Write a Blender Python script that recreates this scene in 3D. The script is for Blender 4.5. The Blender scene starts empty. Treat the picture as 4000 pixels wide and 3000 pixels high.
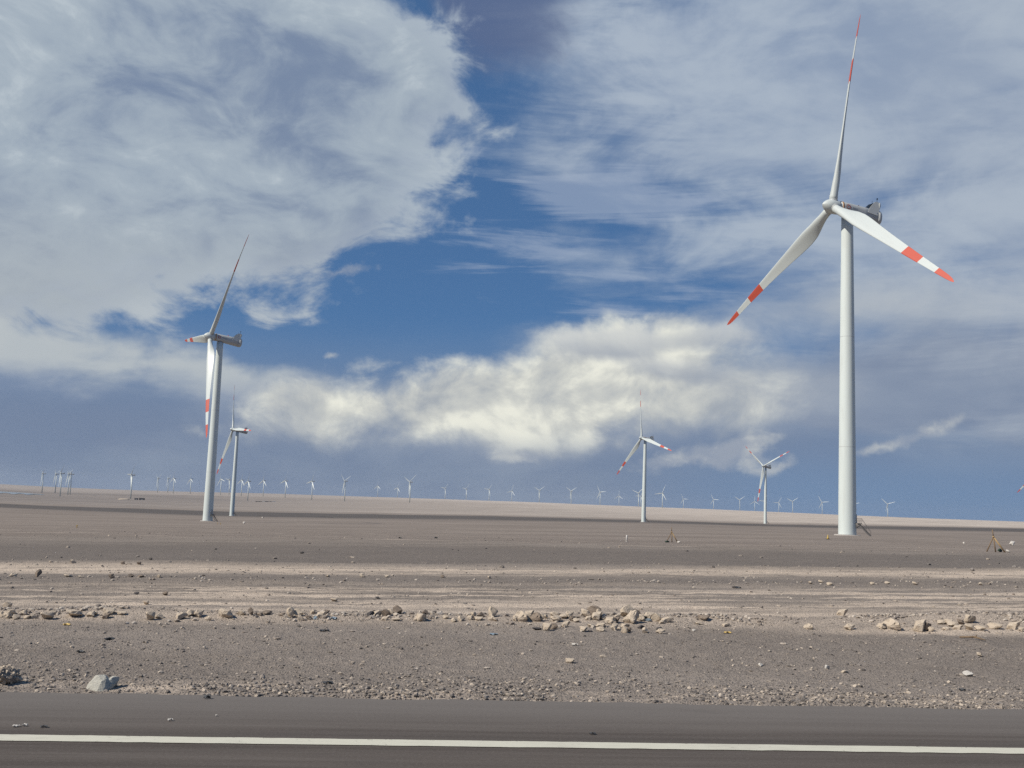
import bpy, bmesh, math, random
import numpy as np
from mathutils import Matrix, Vector

R = math.radians
sc = bpy.context.scene
col = sc.collection

# ------------------------------------------------------------------ camera
EYE = 1.5                                    # eye height above the road
FPX, PITCH, ROLL = 4025.0, R(6.585), R(2.129)  # focal length in photo pixels (4000 wide), upward tilt, roll
cam_d = bpy.data.cameras.new('camera')
cam = bpy.data.objects.new('camera', cam_d)
col.objects.link(cam)
cam_d.sensor_width = 36.0
cam_d.lens = 36.0 * FPX / 4000.0
cam_d.clip_start, cam_d.clip_end = 0.1, 40000.0
_f = Vector((0, math.cos(PITCH), math.sin(PITCH)))
_u0 = Vector((0, -math.sin(PITCH), math.cos(PITCH)))
_r0 = Vector((1, 0, 0))
_r = _r0 * math.cos(ROLL) + _u0 * math.sin(ROLL)
_u = -_r0 * math.sin(ROLL) + _u0 * math.cos(ROLL)
cam.matrix_world = Matrix(((_r.x, _u.x, -_f.x, 0), (_r.y, _u.y, -_f.y, 0), (_r.z, _u.z, -_f.z, EYE), (0, 0, 0, 1)))
sc.camera = cam


def ray(px, py):
    """Direction (world) seen at a photo pixel: used to survey where things stand."""
    U, V = px - 2000.0, py - 1500.0
    u = math.cos(ROLL) * U + math.sin(ROLL) * V
    v = -math.sin(ROLL) * U + math.cos(ROLL) * V
    c, s = math.cos(PITCH), math.sin(PITCH)
    return Vector((u, c * FPX + s * v, s * FPX - c * v)).normalized()


def azel(px, py):
    d = ray(px, py)
    return math.degrees(math.atan2(d.x, d.y)), math.degrees(math.asin(d.z))


# ------------------------------------------------------------------ light
SUN_AZ, SUN_EL = 245.0, 43.0                 # compass bearing from the camera heading, elevation
sun_d = bpy.data.lights.new('sun', 'SUN')
sun_d.energy, sun_d.angle, sun_d.color = 4.7, R(0.53), (1.0, 0.935, 0.84)
sun = bpy.data.objects.new('sun', sun_d)
col.objects.link(sun)
_s = Vector((math.sin(R(SUN_AZ)) * math.cos(R(SUN_EL)), math.cos(R(SUN_AZ)) * math.cos(R(SUN_EL)), math.sin(R(SUN_EL))))
sun.rotation_euler = (-_s).to_track_quat('-Z', 'Y').to_euler()

sc.view_settings.view_transform = 'Standard'
sc.view_settings.look = 'None'
sc.view_settings.exposure = 0.0
sc.view_settings.gamma = 1.0
sc.view_settings.use_curve_mapping = False
sc.cycles.max_bounces = 5; sc.cycles.diffuse_bounces = 2
sc.cycles.use_denoising = False             # the photograph keeps its fine grain


# ------------------------------------------------------------------ node helpers
class S:
    """A float socket with arithmetic."""
    t = None
    def __init__(s, k): s.k = k
    @staticmethod
    def m(op, *a, clamp=False):
        n = S.t.nodes.new('ShaderNodeMath'); n.operation = op; n.use_clamp = clamp
        for i, v in enumerate(a):
            if isinstance(v, S): S.t.links.new(v.k, n.inputs[i])
            else: n.inputs[i].default_value = v
        return S(n.outputs[0])
    def __add__(s, o): return S.m('ADD', s, o)
    __radd__ = __add__
    def __sub__(s, o): return S.m('SUBTRACT', s, o)
    def __rsub__(s, o): return S.m('SUBTRACT', o, s)
    def __mul__(s, o): return S.m('MULTIPLY', s, o)
    __rmul__ = __mul__
    def __truediv__(s, o): return S.m('DIVIDE', s, o)
    def __pow__(s, o): return S.m('POWER', s, o)


def new(kind): return S.t.nodes.new(kind)
def link(a, b): S.t.links.new(a, b)


def sstep(x, a, b):
    n = new('ShaderNodeMapRange'); n.interpolation_type = 'SMOOTHSTEP'
    link(x.k, n.inputs[0]); n.inputs[1].default_value = a; n.inputs[2].default_value = b
    n.inputs[3].default_value = 0.0; n.inputs[4].default_value = 1.0
    return S(n.outputs[0])


def lstep(x, a, b, c=0.0, d=1.0):
    n = new('ShaderNodeMapRange')
    link(x.k, n.inputs[0])
    for i, v in enumerate((a, b, c, d)): n.inputs[i + 1].default_value = v
    return S(n.outputs[0])


def noise(vec, scale, detail=5, rough=0.55, dist=0.0, lac=2.0):
    n = new('ShaderNodeTexNoise'); n.noise_dimensions = '3D'
    if vec is not None: link(vec, n.inputs['Vector'])
    n.inputs['Scale'].default_value = scale; n.inputs['Detail'].default_value = detail
    n.inputs['Roughness'].default_value = rough; n.inputs['Distortion'].default_value = dist
    n.inputs['Lacunarity'].default_value = lac
    return S(n.outputs['Fac'])


def mapping(vec, loc=(0, 0, 0), rot=(0, 0, 0), scale=(1, 1, 1), kind='POINT'):
    n = new('ShaderNodeMapping'); n.vector_type = kind
    link(vec, n.inputs[0]); n.inputs[1].default_value = loc; n.inputs[2].default_value = rot; n.inputs[3].default_value = scale
    return n.outputs[0]


def comb(x, y, z=0.0):
    n = new('ShaderNodeCombineXYZ')
    for i, v in enumerate((x, y, z)):
        if isinstance(v, S): link(v.k, n.inputs[i])
        else: n.inputs[i].default_value = v
    return n.outputs[0]


def mixc(f, a, b, mode='MIX'):
    n = new('ShaderNodeMix'); n.data_type = 'RGBA'; n.blend_type = mode; n.clamp_factor = True
    if isinstance(f, S): link(f.k, n.inputs[0])
    else: n.inputs[0].default_value = f
    for i, v in ((6, a), (7, b)):
        if isinstance(v, tuple): n.inputs[i].default_value = (*v, 1.0)
        else: link(v, n.inputs[i])
    return n.outputs[2]


# ------------------------------------------------------------------ sky
world = bpy.data.worlds.new('World'); sc.world = world; world.use_nodes = True
world.cycles.sampling_method = 'MANUAL'; world.cycles.sample_map_resolution = 256
S.t = world.node_tree; S.t.nodes.clear()
D = 1.80832                                  # survey sheet (2212 wide) to photo pixels
sky = new('ShaderNodeTexSky'); sky.sky_type = 'NISHITA'; sky.sun_disc = False
sky.sun_elevation, sky.sun_rotation = R(SUN_EL), R(SUN_AZ)
sky.altitude, sky.air_density, sky.dust_density, sky.ozone_density = 2400.0, 1.0, 0.25, 1.6
tc = new('ShaderNodeTexCoord')
sep = new('ShaderNodeSeparateXYZ'); link(tc.outputs['Generated'], sep.inputs[0])
dx, dy, dz = (S(sep.outputs[i]) for i in range(3))
az = S.m('ARCTAN2', dx, dy) * 57.2958
el = S.m('ARCSINE', dz) * 57.2958
dirv = tc.outputs['Generated']


def warp(amount, scale, detail=4, rough=0.6):
    n = new('ShaderNodeTexNoise'); link(dirv, n.inputs['Vector'])
    n.inputs['Scale'].default_value = scale; n.inputs['Detail'].default_value = detail; n.inputs['Roughness'].default_value = rough
    s_ = new('ShaderNodeSeparateColor'); link(n.outputs['Color'], s_.inputs[0])
    a_ = az + (S(s_.outputs[0]) - 0.5) * amount
    e_ = el + (S(s_.outputs[1]) - 0.5) * (amount * 0.7)
    return comb(a_, e_, 0.0)


def blob(v, x, y, rx, ry, rot=0.0):
    """Depth inside an ellipse of the sky, in sheet pixels (0 on its rim, negative outside)."""
    a, e = azel(x * D, y * D)
    k = D * 57.2958 / FPX
    m_ = mapping(v, (a, e, 0), (0, 0, R(rot)), (rx * k, ry * k, 1e3), 'TEXTURE')
    n = new('ShaderNodeVectorMath'); n.operation = 'LENGTH'; link(m_, n.inputs[0])
    return (1.0 - S(n.outputs['Value'])) * float(min(rx, ry))


def union(*b):
    r = b[0]
    for x in b[1:]:
        n = S.m('SMOOTH_MAX', r, x, 30.0); r = n
    return r


w_big = warp(5.0, 5.0)
w_mid = warp(3.0, 9.0, 5, 0.62)
w_puff = warp(2.6, 16.0, 5, 0.66)
plain = comb(az, el, 0.0)

# clear sky
mul = new('ShaderNodeVectorMath'); mul.operation = 'MULTIPLY'
link(sky.outputs[0], mul.inputs[0]); SKY_K = 0.070
mul.inputs[1].default_value = (SKY_K * 0.66, SKY_K * 0.93, SKY_K * 1.16)
c = mixc(0.62, mul.outputs[0], (0.068, 0.160, 0.338))       # deep clear blue of a dry upland sky

def fbm(loc, rot, sx, sy, detail=6, rough=0.58, dist=0.4):
    """Cloud noise over (bearing, height), sx / sy in cycles per degree."""
    return noise(mapping(plain, loc, (0, 0, R(rot)), (sx, sy, 1)), 1.0, detail, rough, dist) - 0.5


n_soft = fbm((1.7, 4.2, 0), -18, 0.085, 0.15, 6, 0.55, 0.7)      # broad soft patches
n_mid = fbm((8.1, 2.6, 0), -22, 0.20, 0.34, 6, 0.60, 0.5)        # ragged edges and mottling
n_fine = fbm((5.0, 9.3, 0), -10, 0.55, 0.85, 5, 0.60, 0.3)
n_low = fbm((0.3, 0.9, 0), 2, 0.05, 0.20, 5, 0.52, 0.4)          # flat layers near the horizon
n_str = fbm((2.2, 6.1, 0), -9, 0.050, 0.34, 7, 0.62, 0.6)        # wind-drawn streaks
n_str3 = fbm((1.1, 3.3, 0), -8, 0.075, 0.85, 5, 0.62, 0.5)
n_str2 = fbm((3.4, 9.7, 0), -24, 0.11, 0.25, 6, 0.60, 0.8)

# grey-blue cloud low over the plain
f_veil = union(blob(w_big, 2020, 850, 560, 170, 4), blob(w_big, 2600, 860, 600, 240), blob(w_big, 150, 930, 620, 130), blob(w_big, -700, 930, 800, 210))
low = sstep(el, 10.5, 3.0)
d_veil = S.m('MAXIMUM', sstep(f_veil + n_low * 150.0 + n_soft * 120.0, -40.0, 110.0) * 0.94, low * 0.90)
veil_c = mixc(sstep(n_low + n_soft * 0.6, -0.14, 0.18), (0.182, 0.232, 0.340), (0.252, 0.303, 0.398))
veil_c = mixc(sstep(el, 5.0, 0.6) * sstep(az, 3.0, 17.0), veil_c, (0.160, 0.248, 0.405))
c = mixc(d_veil, c, veil_c)

# thin high streaks over the right-hand half
f_cir = union(blob(w_big, 1850, 150, 760, 360, -4), blob(w_big, 2050, 530, 640, 185, 2), blob(w_big, 1450, 260, 300, 130, -25), blob(w_big, 2700, 300, 800, 480))
d_cir = sstep(f_cir + n_str * 420.0 + n_str2 * 320.0 + n_soft * 200.0 + n_mid * 110.0, -90.0, 190.0) * 0.95
cir_c = mixc(sstep(n_str2 * 0.5 + n_soft * 0.8 + n_str * 0.2 + n_mid * 0.3, -0.17, 0.15), (0.245, 0.318, 0.450), (0.410, 0.478, 0.568))
cir_c = mixc(sstep(az, 12.0, 27.0) * 0.30, cir_c, (0.44, 0.49, 0.55))
cir_c = mixc(sstep(el + n_soft * 6.0, 13.5, 10.2) * 0.75, cir_c, (0.450, 0.495, 0.550))
c = mixc(d_cir, c, cir_c)
# faint grey smear high in the gap
d_top = sstep(blob(w_mid, 1065, -20, 210, 220, -25) + n_mid * 220.0, 0.0, 120.0) * 0.88
c = mixc(d_top, c, (0.105, 0.148, 0.270))
# thin wisps crossing the gap
f_w = union(blob(w_mid, 1170, 640, 130, 14, -10), blob(w_mid, 1330, 668, 150, 13, -13), blob(w_mid, 1200, 530, 240, 40, -5), blob(w_mid, 1320, 420, 260, 70, -8), blob(w_mid, 1400, 590, 220, 34, -6), blob(w_mid, 1010, 330, 70, 30, 20))
d_w = sstep(f_w + n_str3 * 170.0 + n_fine * 20.0, 0.0, 40.0) * 0.50
c = mixc(d_w, c, (0.37, 0.44, 0.56))

# the big soft sheet
f_a = union(blob(w_mid, 230, 220, 800, 400, 3), blob(w_mid, 850, 180, 190, 190, 28), blob(w_mid, 990, 235, 80, 62, 12), blob(w_mid, 900, 320, 130, 55, 20), blob(w_mid, 720, 470, 115, 52, 10), blob(w_mid, 570, 560, 170, 85, 22), blob(w_mid, 180, 592, 440, 96, 2), blob(w_mid, -600, 350, 900, 330))
e_a = f_a + n_mid * 250.0 + n_fine * 70.0
d_a = sstep(e_a, -10.0, 58.0)
tex = n_soft * 0.85 + n_mid * 0.80 + n_fine * 0.10 - 0.02
a_c = mixc(sstep(tex, -0.27, 0.08), (0.190, 0.252, 0.370), (0.372, 0.440, 0.512))
a_c = mixc(sstep(tex, 0.04, 0.22), a_c, (0.510, 0.575, 0.625))
a_c = mixc(sstep(el, 17.0, 8.0) * 0.60, a_c, (0.415, 0.448, 0.472))
a_c = mixc(sstep(e_a, 110.0, 40.0) * 0.25, a_c, (0.500, 0.562, 0.632))
a_c = mixc(sstep(e_a, 45.0, 0.0) * 0.25, a_c, (0.330, 0.405, 0.545))   # thin rims let the blue through
c = mixc(d_a, c, a_c)

# sheet on the lower left, bright along its upper edge
f_d = union(blob(w_mid, 20, 765, 280, 85, -10), blob(w_mid, 400, 815, 330, 68, -3), blob(w_mid, 600, 805, 140, 30, -2), blob(w_mid, -500, 770, 500, 130))
e_d = f_d + n_low * 160.0 + n_mid * 90.0
d_d = sstep(e_d, -6.0, 46.0) * sstep(el + n_low * 9.0, 3.2, 6.4) * 0.92
c = mixc(d_d, c, mixc(sstep(el + n_mid * 3.0 + n_low * 3.0, 4.4, 6.4), (0.265, 0.325, 0.440), (0.485, 0.525, 0.545)))


# heaped cloud bank: lit from the left and above
pv = comb(az, el * 1.3, 3.0)
def puffs(off, scale, detail): return noise(mapping(pv, off), scale, detail, 0.56, 0.35)
p0, p1 = puffs((0, 0, 0), 0.26, 6), puffs((0.85, -1.10, 0), 0.26, 6)
q0, q1 = puffs((4, 1, 0), 0.12, 3), puffs((5.6, -1.2, 0), 0.12, 3)
f_e = union(blob(w_puff, 680, 880, 130, 64), blob(w_puff, 800, 880, 140, 80), blob(w_puff, 960, 880, 190, 92), blob(w_puff, 1060, 880, 180, 105),
            blob(w_puff, 1230, 850, 260, 130, 6), blob(w_puff, 1400, 790, 240, 100, 4), blob(w_puff, 1300, 730, 170, 42, 6), blob(w_puff, 1180, 950, 220, 60), blob(w_puff, 1520, 870, 200, 95), blob(w_puff, 720, 935, 190, 42))
f_g = union(blob(w_mid, 1560, 690, 260, 62, 3), blob(w_mid, 1820, 660, 320, 60), blob(w_mid, 1380, 840, 360, 150, 3), blob(w_mid, 1620, 850, 230, 120), blob(w_mid, 640, 890, 260, 90), blob(w_mid, 1000, 930, 360, 75))
d_g = sstep(f_g + n_soft * 150.0 + n_low * 90.0, -20.0, 110.0) * 0.80
c = mixc(d_g, c, mixc(sstep(el + n_mid * 4.0, 4.0, 10.0), (0.280, 0.332, 0.425), (0.450, 0.485, 0.520)))
h_e = f_e + (p0 - 0.5) * 150.0 + n_fine * 36.0
d_e = sstep(h_e, -14.0, 58.0)
shade = (p0 - p1) * 2.0 + (q0 - q1) * 2.0 + 0.05 + lstep(el, 3.0, 9.5, -0.16, 0.34) - sstep(az, 5.0, 12.0) * 0.20 + sstep(h_e, 45.0, 0.0) * 0.14
e_c = mixc(sstep(shade, -0.50, 0.12), (0.375, 0.410, 0.450), (0.575, 0.590, 0.565))
e_c = mixc(sstep(shade, 0.0, 0.50), e_c, (0.830, 0.830, 0.735))
d_e = d_e * sstep(el + (q0 - 0.5) * 5.0 + n_mid * 2.0, 1.2, 5.2)                 # dissolving base
d_e = d_e * (1.0 - sstep(az, 8.0, 16.0) * 0.5)
c = mixc(d_e, c, e_c)
# smooth lens-shaped caps on the right shoulder of the bank
for (x, y, rx, ry, ro, k) in ((1530, 722, 170, 42, 2, 0.75), (1450, 792, 200, 46, -10, 0.8), (1330, 745, 180, 52, 8, 0.85)):
    f_l = blob(w_mid, x, y, rx, ry, ro)
    d_l = sstep(f_l + n_low * 60.0 + n_mid * 50.0, 0.0, 34.0) * k
    a0, e0 = azel(x * D, y * D)
    c = mixc(d_l, c, mixc(sstep(el + n_mid * 2.0, e0 - 0.9, e0 + 0.8), (0.330, 0.370, 0.435), (0.610, 0.630, 0.625)))
# small ragged strips low down
f_s = union(blob(w_puff, 1590, 968, 130, 24, 12), blob(w_puff, 1480, 1000, 130, 18, 4), blob(w_puff, 1690, 1005, 60, 14, 10), blob(w_puff, 1910, 958, 100, 16, 14), blob(w_puff, 2000, 930, 50, 10, 22), blob(w_puff, 1100, 985, 120, 14, 4), blob(w_puff, 705, 770, 16, 9), blob(w_puff, 745, 590, 60, 17, 14))
d_s = sstep(f_s + (p0 - 0.5) * 30.0 + n_fine * 20.0, -2.0, 17.0) * 0.80
c = mixc(d_s, c, mixc(sstep(p0 - p1, -0.08, 0.10), (0.340, 0.380, 0.450), (0.510, 0.535, 0.545)))

bg = new('ShaderNodeBackground'); link(c, bg.inputs[0]); bg.inputs[1].default_value = 1.0
wo = new('ShaderNodeOutputWorld'); link(bg.outputs[0], wo.inputs[0])
# ------------------------------------------------------------------ shared mesh helpers
rng = random.Random(7)
nrg = np.random.default_rng(11)


def prop(o, label=None, cat=None, group=None, kind=None):
    for k, v in (('label', label), ('category', cat), ('group', group), ('kind', kind)):
        if v: o[k] = v
    return o


def mesh_from(name, verts, faces, smooth=False):
    me = bpy.data.meshes.new(name)
    me.from_pydata([tuple(v) for v in verts], [], [tuple(f) for f in faces])
    me.update()
    if smooth: me.shade_smooth()
    return me


def quads_np(name, V, Q, smooth=True):
    """Fast mesh from numpy arrays, all faces with the same number of corners."""
    me = bpy.data.meshes.new(name)
    k = Q.shape[1]
    me.vertices.add(len(V)); me.vertices.foreach_set('co', np.ascontiguousarray(V, np.float32).ravel())
    me.loops.add(Q.size); me.loops.foreach_set('vertex_index', np.ascontiguousarray(Q, np.int32).ravel())
    me.polygons.add(len(Q)); me.polygons.foreach_set('loop_start', np.arange(0, Q.size, k, dtype=np.int32))
    me.polygons.foreach_set('use_smooth', np.full(len(Q), smooth, bool))
    me.update(calc_edges=True); me.validate()
    return me


def link_obj(name, me, mat=None, parent=None, M=None):
    o = bpy.data.objects.new(name, me); col.objects.link(o)
    if mat is not None and me is not None and not me.materials: me.materials.append(mat)
    if parent is not None: o.parent = parent
    if M is not None: o.matrix_basis = M
    return o


def empty(name, loc=(0, 0, 0), rz=0.0):
    o = bpy.data.objects.new(name, None); col.objects.link(o)
    o.location = loc; o.rotation_euler = (0, 0, rz); o.empty_display_size = 0.3
    return o


def lathe(profile, n=48, cap0=True, cap1=True):
    """Rings of (radius, z) turned about z."""
    V, Fq = [], []
    for r, z in profile:
        for i in range(n):
            a = 2 * math.pi * i / n
            V.append((r * math.cos(a), r * math.sin(a), z))
    for j in range(len(profile) - 1):
        for i in range(n):
            k = (i + 1) % n
            Fq.append((j * n + i, j * n + k, (j + 1) * n + k, (j + 1) * n + i))
    if cap0: Fq.append(tuple(range(n - 1, -1, -1)))
    if cap1: Fq.append(tuple(range((len(profile) - 1) * n, len(profile) * n)))
    return V, Fq


class MB:
    """Collects boxes, bars and loose faces into one mesh."""
    def __init__(s): s.v, s.f = [], []
    def add(s, V, Fq, M=None):
        b = len(s.v)
        s.v += [tuple(M @ Vector(v)) if M is not None else tuple(v) for v in V]
        s.f += [tuple(i + b for i in f) for f in Fq]
        return s
    def box(s, x0, x1, y0, y1, z0, z1, M=None):
        V = [(x, y, z) for z in (z0, z1) for y in (y0, y1) for x in (x0, x1)]
        return s.add(V, [(0, 2, 3, 1), (4, 5, 7, 6), (0, 1, 5, 4), (2, 6, 7, 3), (0, 4, 6, 2), (1, 3, 7, 5)], M)
    def bar(s, a, b, r, n=8, r1=None, M=None):
        a, b = Vector(a), Vector(b); r1 = r if r1 is None else r1
        q = (b - a).to_track_quat('Z', 'Y'); V = []
        for p, rr in ((a, r), (b, r1)):
            for i in range(n):
                t = 2 * math.pi * (i + 0.5) / n
                V.append(p + q @ Vector((rr * math.cos(t), rr * math.sin(t), 0)))
        Fq = [(i, (i + 1) % n, n + (i + 1) % n, n + i) for i in range(n)] + [tuple(range(n - 1, -1, -1)), tuple(range(n, 2 * n))]
        return s.add(V, Fq, M)
    def mesh(s, name, smooth=False): return mesh_from(name, s.v, s.f, smooth)


def material(name):
    m = bpy.data.materials.new(name); m.use_nodes = True
    S.t = m.node_tree
    b = m.node_tree.nodes['Principled BSDF']
    return m, b


def bump(b, h, strength, dist):
    n = new('ShaderNodeBump'); link(h.k, n.inputs['Height'])
    n.inputs['Strength'].default_value = strength; n.inputs['Distance'].default_value = dist
    link(n.outputs[0], b.inputs['Normal'])


# ------------------------------------------------------------------ where the turbines stand (surveyed from the photograph)
FAR = [  # photo x, foot y, hub y, rotor turn
    (0, 362, 388, 240, 58), (0, 476, 388, 240, 75), (0, 518, 418, 238, 48), (0, 585, 405, 240, 72), (0, 605, 402, 242, 60),
    (0, 1128, 440, 248, 33), (0, 1361, 388, 272, 60), (0, 1449, 384, 270, 66), (0, 1496, 393, 270, 0), (0, 1643, 396, 275, -8),
    (0, 1904, 405, 275, -18), (0, 1977, 408, 283, 38), (0, 2084, 415, 282, 4), (0, 2139, 460, 298, 8),
    (1000, 60, 420, 287, 4), (1000, 250, 432, 288, 14), (1000, 480, 450, 292, 18), (1000, 764, 460, 290, 66), (1000, 1050, 424, 330, 0),
    (1000, 1222, 430, 345, 12), (1000, 1327, 472, 298, 54), (1000, 1632, 443, 350, 40), (1000, 1815, 449, 355, 40), (1000, 2012, 457, 360, 36),
    (1000, 2209, 462, 372, 14), (2000, 235, 470, 368, 57), (2000, 510, 485, 375, 62), (2000, 760, 493, 383, -35), (2000, 923, 497, 415, 0),
    (2000, 1092, 513, 392, 50), (2000, 1112, 513, 420, 30), (2000, 1298, 518, 393, 22), (2000, 1481, 520, 442, -30), (2000, 1741, 530, 448, -30),
    (2000, 1968, 542, 452, 57), (2000, 2097, 545, 465, 0), (2000, 2178, 549, 462, 33), (3000, 93, 555, 475, 28), (3000, 213, 560, 467, 55),
    (3000, 468, 571, 475, -35), (3000, 735, 585, 492, -42), (3000, 1035, 597, 493, -48)]
HUB = 80.0
# nearer ones: bearing, distance, ground height, rotor turn, bearing the rotor faces
NEAR = [(18.146, 262.4, -4.84 + EYE, 2.9, 250.3), (-16.04, 468.7, -12.65 + EYE, 34.9, 238.6), (-14.82, 1000.9, -21.45 + EYE, -26.6, 237.3),
        (7.485, 1005.4, -13.54 + EYE, -14.2, 241.7), (13.963, 1501.7, -15.84 + EYE, -53.6, 239.2)]
pts = []                                      # (bearing deg, distance, height) the ground passes through
far_spots = []
for x0, bx, by, hy, ph in FAR:
    d = FPX * HUB / ((by - hy) / 2.212)
    dr = ray(x0 + bx / 2.212, 1750 + by / 2.212)
    dist = math.hypot(dr.x, dr.y)
    a = math.degrees(math.atan2(dr.x, dr.y))
    far_spots.append((a, d, ph)); pts.append((a, d, EYE + d * dr.z / dist))
for a, d, z, ph, ax in NEAR: pts.append((a, d, z))
for a in (-60, -40, -26, -13, 0, 13, 26, 40, 60):
    k = a / 26.0
    pts += [(a, 3, 0.0), (a, 8, 0.0), (a, 13, 0.09 * k), (a, 24, 0.26 * k - 0.02), (a, 45, 0.40 * k - 0.25)]
    sk = EYE + 5.0 if abs(a) < 20 else EYE + 0.5
    pts += [(a, 9000, sk + 1), (a, 10500, sk - 25), (a, 14000, -75)]
pts += [(10, 100, -1.75), (25, 78, -0.62), (-20, 110, -2.6), (-22, 250, -6.5), (0, 250, -5.0), (0, 500, -9.0), (26, 500, -5.6), (26, 1100, -8.0), (-26, 1000, -19), (-26, 2200, -27), (0, 2200, -16.5), (16, 3000, -9), (26, 3000, -6), (26, 6500, 1.0),
        (-26, 6500, -16), (8, 3000, -11.5), (60, 300, -5), (60, 2000, -8), (-60, 300, -8), (-60, 2000, -24)]
P = np.array(pts)


def feat(a, d): return np.stack([np.asarray(a, float) / 22.0, np.log(np.asarray(d, float)) * 0.9], -1)


_X = feat(P[:, 0], P[:, 1])
_K = np.linalg.norm(_X[:, None] - _X[None], axis=-1)
_lam = np.where(P[:, 1] < 2000, 1e-3, 0.03)
_n = len(P)
_A = np.zeros((_n + 3, _n + 3)); _A[:_n, :_n] = -_K + np.diag(_lam)
_A[:_n, _n] = 1; _A[:_n, _n + 1:] = _X; _A[_n, :_n] = 1; _A[_n + 1:, :_n] = _X.T
_W = np.linalg.solve(_A, np.concatenate([P[:, 2], np.zeros(3)]))


def relief(a, d):
    """Large shape of the plain: height at a bearing (deg) and distance."""
    a = np.clip(np.asarray(a, float), -75, 75); d = np.clip(np.asarray(d, float), 3.0, 14000.0)
    X = feat(a, d); out = np.zeros(a.shape)
    for i in range(_n): out -= _W[i] * np.sqrt(((X - _X[i]) ** 2).sum(-1))
    return out + _W[_n] + X[..., 0] * _W[_n + 1] + X[..., 1] * _W[_n + 2]


RDIR = R(5.9)                                 # the road runs 5.9 degrees off square to the view
CR, SR = math.cos(RDIR), math.sin(RDIR)


def road_xy(x, y): return x * CR + y * SR, -x * SR + y * CR      # along, across
def from_road(u, v): return u * CR - v * SR, u * SR + v * CR


_h = nrg.random((4, 256, 256))


def vnoise(x, y, k=0):
    """Smooth value noise 0..1 (tiles every 256)."""
    xi, yi = np.floor(x).astype(int), np.floor(y).astype(int)
    fx, fy = x - xi, y - yi
    fx, fy = fx * fx * (3 - 2 * fx), fy * fy * (3 - 2 * fy)
    g = _h[k]; i0, i1, j0, j1 = xi % 256, (xi + 1) % 256, yi % 256, (yi + 1) % 256
    return (g[i0, j0] * (1 - fx) + g[i1, j0] * fx) * (1 - fy) + (g[i0, j1] * (1 - fx) + g[i1, j1] * fx) * fy


V_EDGE = 8.02                                 # asphalt ends here, measured across the road


def edge_wobble(u): return 0.05 * (vnoise(u * 1.7, u * 0 + 3.3) - 0.5) + 0.05 * (vnoise(u * 6.0, u * 0 + 9.1, 1) - 0.5)


def ground_z(x, y):
    x, y = np.asarray(x, float), np.asarray(y, float)
    d = np.hypot(x, y); a = np.degrees(np.arctan2(x, y))
    u, v = road_xy(x, y)
    z = relief(a, np.maximum(d, 3.0))
    flat = np.clip((v - 8.0) / 5.0, 0, 1); flat = flat * flat * (3 - 2 * flat)
    z = z * flat
    off = np.clip((v - V_EDGE) / 0.12, 0, 1)
    near = np.clip(1.4 - d / 60.0, 0, 1)
    b = 0.022 * (vnoise(u * 3.1, v * 6.0) - 0.5) + 0.030 * (vnoise(u * 0.9, v * 2.2, 1) - 0.5) + 0.012 * (vnoise(u * 9.0, v * 14.0, 2) - 0.5)
    b = b + 0.007 * (vnoise(u * 23.0, v * 31.0, 3) - 0.5)
    # graded windrow along the verge, with the fines it left behind
    wr = np.exp(-((v - 13.35 - 0.25 * (vnoise(u * 0.35, u * 0 + 1.5) - 0.5)) / 0.42) ** 2) * (0.03 + 0.11 * vnoise(u * 0.9, v * 0.7, 2) * vnoise(u * 0.33, v * 0 + 4.4, 3) * 1.6)
    wr = wr + 0.05 * np.exp(-((v - 19.4) / 0.5) ** 2) * (0.4 + vnoise(u * 0.7, v * 0.5, 1)) + 0.06 * np.exp(-((v - 24.8) / 0.9) ** 2)
    far = np.clip((d - 60.0) / 200.0, 0, 1)
    und = far * np.minimum(d / 900.0, 1.6) * ((vnoise(u / 55.0, v / 26.0, 0) - 0.5) * 0.55 + (vnoise(u / 19.0, v / 9.0, 1) - 0.5) * 0.22)
    mid = np.clip((d - 16) / 14, 0, 1) * np.clip(1.6 - d / 160, 0, 1) * ((vnoise(u / 4.0, v / 1.6, 2) - 0.5) * 0.08 + (vnoise(u / 1.4, v / 0.8, 0) - 0.5) * 0.035)
    hump = 0.012 * off
    return z + off * near * b + wr * off * near + und + mid + hump - 0.02 * (1 - off)


def gz(x, y): return float(ground_z(np.array([x]), np.array([y]))[0])


_march = np.exp(np.linspace(math.log(3.0), math.log(1500.0), 420))


def on_ground(px, py):
    """Where the line of sight through a photo pixel meets the ground."""
    d = ray(px, py); c_ = math.hypot(d.x, d.y); ux, uy, sl = d.x / c_, d.y / c_, d.z / c_
    lo, hi = 3.0, 1500.0
    for rr in (_march, None):
        r = rr if rr is not None else np.linspace(lo, hi, 24)
        below = EYE + sl * r < ground_z(ux * r, uy * r)
        k = int(np.argmax(below)) if below.any() else len(r) - 1
        lo, hi = float(r[max(k - 1, 0)]), float(r[k])
    r = (lo + hi) / 2
    return ux * r, uy * r, r


# ------------------------------------------------------------------ ground materials
def road_coords():
    g = new('ShaderNodeNewGeometry')
    p = mapping(g.outputs['Position'], (0, 0, 0), (0, 0, -RDIR), (1, 1, 1))
    s_ = new('ShaderNodeSeparateXYZ'); link(p, s_.inputs[0])
    return p, S(s_.outputs[0]), S(s_.outputs[1])


def band(v, c0, w):
    """1 near v = c0, fading over w."""
    return S.m('POWER', 2.718, S.m('POWER', (v - c0) / w, 2.0) * -1.0)


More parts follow.
